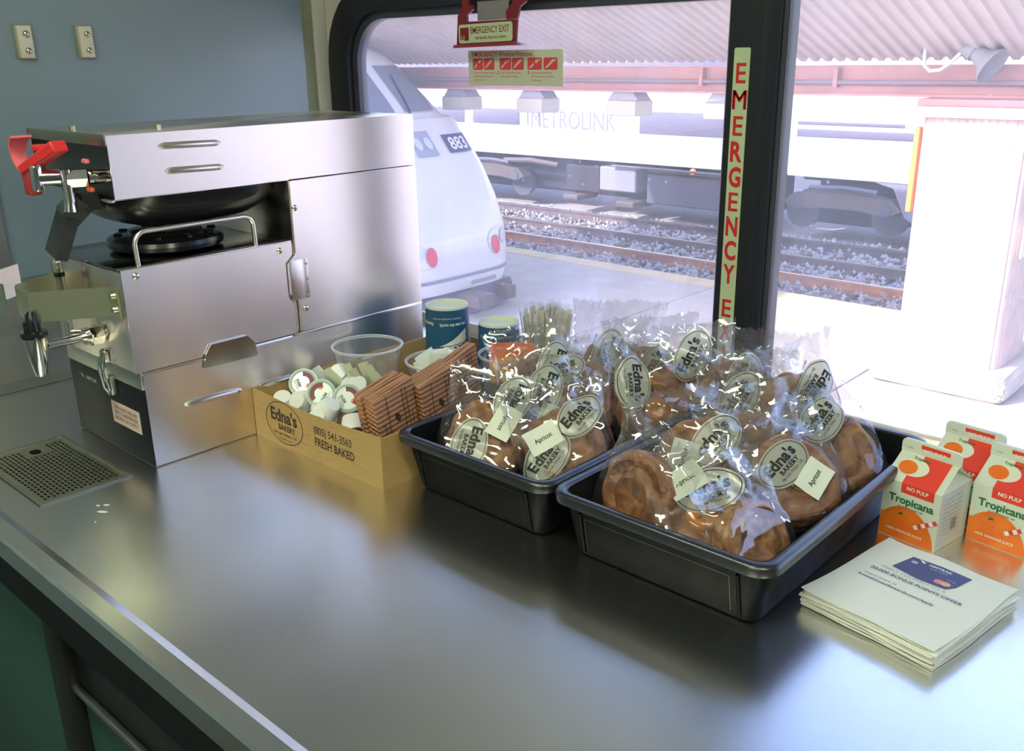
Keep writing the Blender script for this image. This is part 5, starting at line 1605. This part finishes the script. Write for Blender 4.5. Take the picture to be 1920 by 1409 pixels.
# ------------------------------------------------------------------ napkins
NAP = P('napkin_paper', (.70, .70, .64), .8, bump=.12, bscale=500)
ncx, ncy, nang = -.271, .894, math.radians(-8.9)
NW, ND = .1435, .1655
def napkin_mesh(seed, w=NW, d=ND):
    rn = random.Random(seed)
    mb = MB(); nx, ny = 14, 14
    ph = [rn.uniform(0, 6.28) for _ in range(6)]
    v = []
    for s in (0, 1):
        for j in range(ny + 1):
            for i in range(nx + 1):
                u, q = i / nx - .5, j / ny - .5
                edge = max(0, abs(q) - .38) + max(0, abs(u) - .40)
                z = .00075 * math.sin(9 * u + ph[0]) * edge * 6 + .0011 * math.sin(7 * u + 4 * q + ph[1]) * edge * 7
                v.append((u * w + .0012 * math.sin(6 * q + ph[2]), q * d + .001 * math.sin(5 * u + ph[3]), z + (.00118 if s else 0)))
    m = (nx + 1) * (ny + 1); f = []
    for j in range(ny):
        for i in range(nx):
            a = j * (nx + 1) + i
            f += [(a, a + nx + 1, a + nx + 2, a + 1), (m + a, m + a + 1, m + a + nx + 2, m + a + nx + 1)]
    bd = [i for i in range(nx + 1)] + [j * (nx + 1) + nx for j in range(1, ny + 1)] + [ny * (nx + 1) + i for i in range(nx - 1, -1, -1)] + [j * (nx + 1) for j in range(ny - 1, 0, -1)]
    for a, b_ in zip(bd, bd[1:] + bd[:1]):
        f.append((a, b_, m + b_, m + a))
    mb.add(v, f)
    me = mb.mesh('napkin', smooth=40)
    me.materials.append(NAP)
    return me
meshes = [napkin_mesh(s) for s in range(5)]
rn = random.Random(2)
NN = 15
for k in range(NN):
    o = bpy.data.objects.new('paper_napkin', meshes[k % 5]); COL.objects.link(o)
    o.location = (ncx + rn.uniform(-.0022, .0022), ncy + rn.uniform(-.0025, .0025), .0012 + k * .00142)
    o.rotation_euler = (0, 0, nang + rn.uniform(-.018, .018))
    if k < NN - 1:
        tag(o, 'plain white paper napkin, %s from the counter in the napkin stack' % ORD[k], 'napkin', 'paper napkins in the stack')
tag(o, 'topmost white paper napkin printed with a blue card offer', 'napkin', 'paper napkins in the stack')
o.rotation_euler = (0, 0, nang); o.location.x = ncx; o.location.y = ncy
nf = lambda z: (lambda a, b: (a, b, .00118 + z))
m = MB()
cq = [(-.030, .0255), (-.0305, .055), (-.027, .0605), (.038, .0595), (.040, .057), (.037, .022), (.033, .0165), (.0, .0185)]
put_poly(m, [(-.036, .028), (-.031, .063), (.0, .0665), (.033, .0655), (.030, .036), (.024, .026), (-.004, .0235)], nf(.0006))
cardo = m.build('card_print', P('card_blue', (.075, .085, .22), .6), o, smooth=None, local=True, recalc=False)
m = MB(); put_text(m, 'AMTRAK', nf(.0009), .002, .0575, .0042, w=.026, bold=.03, rot=.03); put_text(m, 'guest rewards', nf(.0009), .003, .053, .002, w=.018, rot=.03)
put_poly(m, [(-.024, .0635), (-.014, .0605), (-.018, .0590)], nf(.0009)); put_poly(m, [(-.021, .060), (-.014, .0583), (-.016, .057)], nf(.0009)); put_text(m, 'world elite', nf(.0009), .021, .044, .0017, w=.010)
m.build('card_lettering', P('card_ink', (.72, .74, .82), .6), cardo, smooth=None, local=True, recalc=False)
m = MB(); put_poly(m, rrect(-.027, -.0205, .050, .0555, .0008, 2), nf(.0009)); m.build('card_chip', P('card_chip', (.42, .45, .60), .5), cardo, smooth=None, local=True, recalc=False)
m = MB(); put_disc(m, .013, .0345, .0052, .0048, nf(.0009), 0, 2, 20); m.build('card_circle', P('circle_pink', (.70, .24, .24), .6), cardo, smooth=None, local=True, recalc=False)
m = MB(); put_disc(m, .020, .0345, .0052, .0048, nf(.0011), 0, 2, 20); m.build('card_circle', P('circle_orange', (.72, .40, .24), .6), cardo, smooth=None, local=True, recalc=False)
m = MB()
put_text(m, 'TREAT YOURSELF TO A', nf(.0006), -.008, .0175, .0050, w=.072, bold=.0)
m.build('print_pale', P('napkin_ink_pale', (.34, .36, .46), .7), o, smooth=None, local=True, recalc=False)
m = MB()
put_text(m, '20,000 BONUS POINTS OFFER', nf(.0006), .0, .0080, .0055, w=.100, bold=.018)
put_text(m, 'Learn more at', nf(.0006), -.030, -.0055, .0036, w=.036)
put_text(m, 'AmtrakGuestRewards.com/Apply', nf(.0006), -.010, -.0135, .0044, w=.084, bold=.015)
m.build('print_dark', P('napkin_ink', (.10, .12, .24), .7), o, smooth=None, local=True, recalc=False)

# ------------------------------------------------------------------ window signs
sg = empty('emergency_handle', (-1.265, YW - .03, .572), 'dark red emergency pull handle with pale green exit sign hanging on the gasket', 'emergency handle')
y0 = YW - .030
def hp(name, poly, ya, yb, mat, parent=sg, smooth=None):
    return MB().prism(poly, 'y', ya, yb).build(name, mat, parent, smooth=smooth)
hp('sign_back', [(-1.341, .571), (-1.190, .574), (-1.186, .612), (-1.337, .611)], y0, y0 + .004, DARKRED)
hp('hook', [(-1.337, .6111), (-1.312, .6111), (-1.313, .622), (-1.296, .632), (-1.298, .640), (-1.306, .639), (-1.306, .70), (-1.324, .70), (-1.324, .636), (-1.336, .622)], y0, y0 + .005, DARKRED)
hp('hook', [(-1.212, .6121), (-1.187, .6125), (-1.180, .632), (-1.165, .640), (-1.166, .646), (-1.178, .645), (-1.178, .70), (-1.198, .70), (-1.198, .640), (-1.214, .625)], y0, y0 + .005, DARKRED)
hp('base_flange', [(-1.343, .5655), (-1.170, .5685), (-1.190, .5739), (-1.341, .5709)], y0 - .008, y0 + .006, P('flange_red', (.30, .035, .05), .4))
hp('pull_tab', [(-1.290, .612), (-1.218, .613), (-1.212, .645), (-1.290, .645)], y0 + .006, y0 + .009, P('tab_grey', (.25, .22, .22), .4))
sp_ = hp('sign_plate', [(a, b + (a + 1.265) * .02) for a, b in rrect(-1.333, -1.197, .5745, .6075, .005, 4)], y0 - .0015, y0 - .0001, GLOW)
sf = lambda a, b: (a, y0 - .0018, b + (a + 1.265) * .02)
m = MB(); put_text(m, 'EMERGENCY EXIT', sf, -1.253, .5905, .0118, w=.098, bold=.006); put_text(m, 'Pull handle. Remove rubber.', sf, -1.250, .5805, .0052, w=.080, bold=.01)
m.build('lettering', P('sign_dark_red', (.24, .02, .015), .5), sp_, smooth=None, recalc=False)
m = MB(); put_grid(m, -1.329, -1.3065, .579, .602, 1, 1, sf)
m.build('pictogram_field', P('sign_dark_red', (.24, .02, .015), .5), sp_, smooth=None, recalc=False)
m = MB(); put_text(m, 'E', lambda a, b: (a, y0 - .0022, b + (a + 1.265) * .02), -1.318, .583, .014, w=.010, bold=.0, rot=1.57); m.build('pictogram', GLOW, sp_, smooth=None, recalc=False)

yg = YW + .0118
st_ = empty('removal_sticker', (-1.249, yg, .497), 'pale green window removal instruction sticker on the glass', 'sticker')
mb = MB(); mb.box(-1.352, -1.115, yg - .0008, yg, .497, .5605); mb = mb.build('sheet', P('sticker_pale', (.60, .62, .44), .6), st_)
gf = lambda a, b: (a, yg - .0010, b)
m = MB(); put_text(m, 'EMERGENCY Window Removal', gf, -1.264, .5495, .0085, w=.155, bold=.006)
for i, (x, ls) in enumerate(((-1.337, ('Locate red plastic handle at', 'bottom and pull handle', 'toward you.')), (-1.266, ('Use red handle to strip', 'away rubber molding.')), (-1.191, ('Locate metal handle and', 'pull toward you to remove', 'window pane.')))):
    put_text(m, str(i + 1), gf, x - .006, .5175, .006, bold=.02)
    for j, l in enumerate(ls):
        put_text(m, l, gf, x, .5185 - j * .0065, .0042, w=.0023 * len(l) * .95, align='L')
m.build('lettering', SIGNRED, mb, smooth=None, recalc=False)
PR1 = P('sign_red_panel', (.70, .07, .07), .55); PR2 = P('sign_pale_panel', (.72, .48, .38), .55)
for (x, w) in ((-1.340, .0275), (-1.3105, .0275), (-1.269, .0295), (-1.2375, .0295), (-1.199, .035), (-1.160, .033)):
    m = MB(); put_poly(m, rrect(x, x + w, .5255, .5465, .003, 3), gf); pn = m.build('picture_panel', PR1, mb, smooth=None, recalc=False)
    m = MB(); put_poly(m, [(x + w * .08, .5285), (x + w * .22, .5285), (x + w * .92, .5435), (x + w * .62, .5435)], lambda a, b: (a, yg - .0012, b)); m.build('pane_gleam', PR2, pn, smooth=None, recalc=False)
m = MB()
for x in (-1.326, -1.181):
    put_line(m, [(x, .544), (x, .537)], .0016, lambda a, b: (a, yg - .0015, b)); put_poly(m, [(x - .003, .5375), (x + .003, .5375), (x, .532)], lambda a, b: (a, yg - .0015, b))
put_line(m, [(-1.262, .543), (-1.256, .532), (-1.246, .545)], .0014, lambda a, b: (a, yg - .0015, b))
m.build('arrow', SIGNRED, mb, smooth=None, recalc=False)

ys = YW - .0206
ex = empty('exit_strip', (-.742, ys, .06), 'tall pale green strip on the window post reading EMERGENCY EXIT downward', 'sign')
mb = MB().prism(rrect(-.7555, -.7285, .018, .557, .003, 3), 'y', ys, ys + .0004).build('strip', GLOW, ex)
m = MB()
zc = .5065
for ch, dz in zip('EMERGENCY EXIT', [0] + [.0385] * 8 + [.0565, 0] + [.0385] * 3):
    zc -= dz
    m = MB()
    if ch != ' ':
        put_text(m, ch, lambda a, b: (a, ys - .0004, b), -.742, zc, .029, w={'E': .0165, 'I': .005, 'M': .0225}.get(ch, .0205), bold={'E': .012, 'M': 0}.get(ch, .035))
    if ch == 'M':
        for dx in (-.0009, .0009):
            put_text(m, ch, lambda a, b: (a, ys - .0005, b), -.742 + dx, zc, .029, w=.0225)
    if ch != ' ':
        m.build('letter', SIGNRED, mb, smooth=None, recalc=False)

# a few drops of spilled creamer on the counter
for k, (x, y, rx, ry, rot) in enumerate(((-1.128, .437, .0075, .003, .5), (-1.143, .449, .005, .0022, .6), (-1.150, .441, .003, .0018, .4), (-1.107, .418, .0012, .0011, 0))):
    m = MB()
    c_, s_ = math.cos(rot), math.sin(rot)
    rn = random.Random(k)
    ringp = [(math.cos(2 * math.pi * i / 14) * rx * rn.uniform(.75, 1.15), math.sin(2 * math.pi * i / 14) * ry * rn.uniform(.75, 1.15)) for i in range(14)]
    v = [(x + a * c_ - b_ * s_, y + a * s_ + b_ * c_, .0001) for a, b_ in ringp] + [(x + (a * c_ - b_ * s_) * .6, y + (a * s_ + b_ * c_) * .6, .0007) for a, b_ in ringp] + [(x, y, .0008)]
    m.add(v, [(i, (i + 1) % 14, 14 + (i + 1) % 14, 14 + i) for i in range(14)] + [(14 + i, 14 + (i + 1) % 14, 28) for i in range(14)])
    o = m.build('creamer_drop', P('spilled_creamer', (.66, .68, .66), .3), None, smooth=60)
    tag(o, ('largest white creamer drop spilled on the counter by the drip tray', 'second white creamer drop, beside the largest one on the counter', 'small white creamer drop next to the drip tray corner', 'tiny white creamer speck nearest the counter front rim')[k], 'spill', 'creamer drops on the counter')
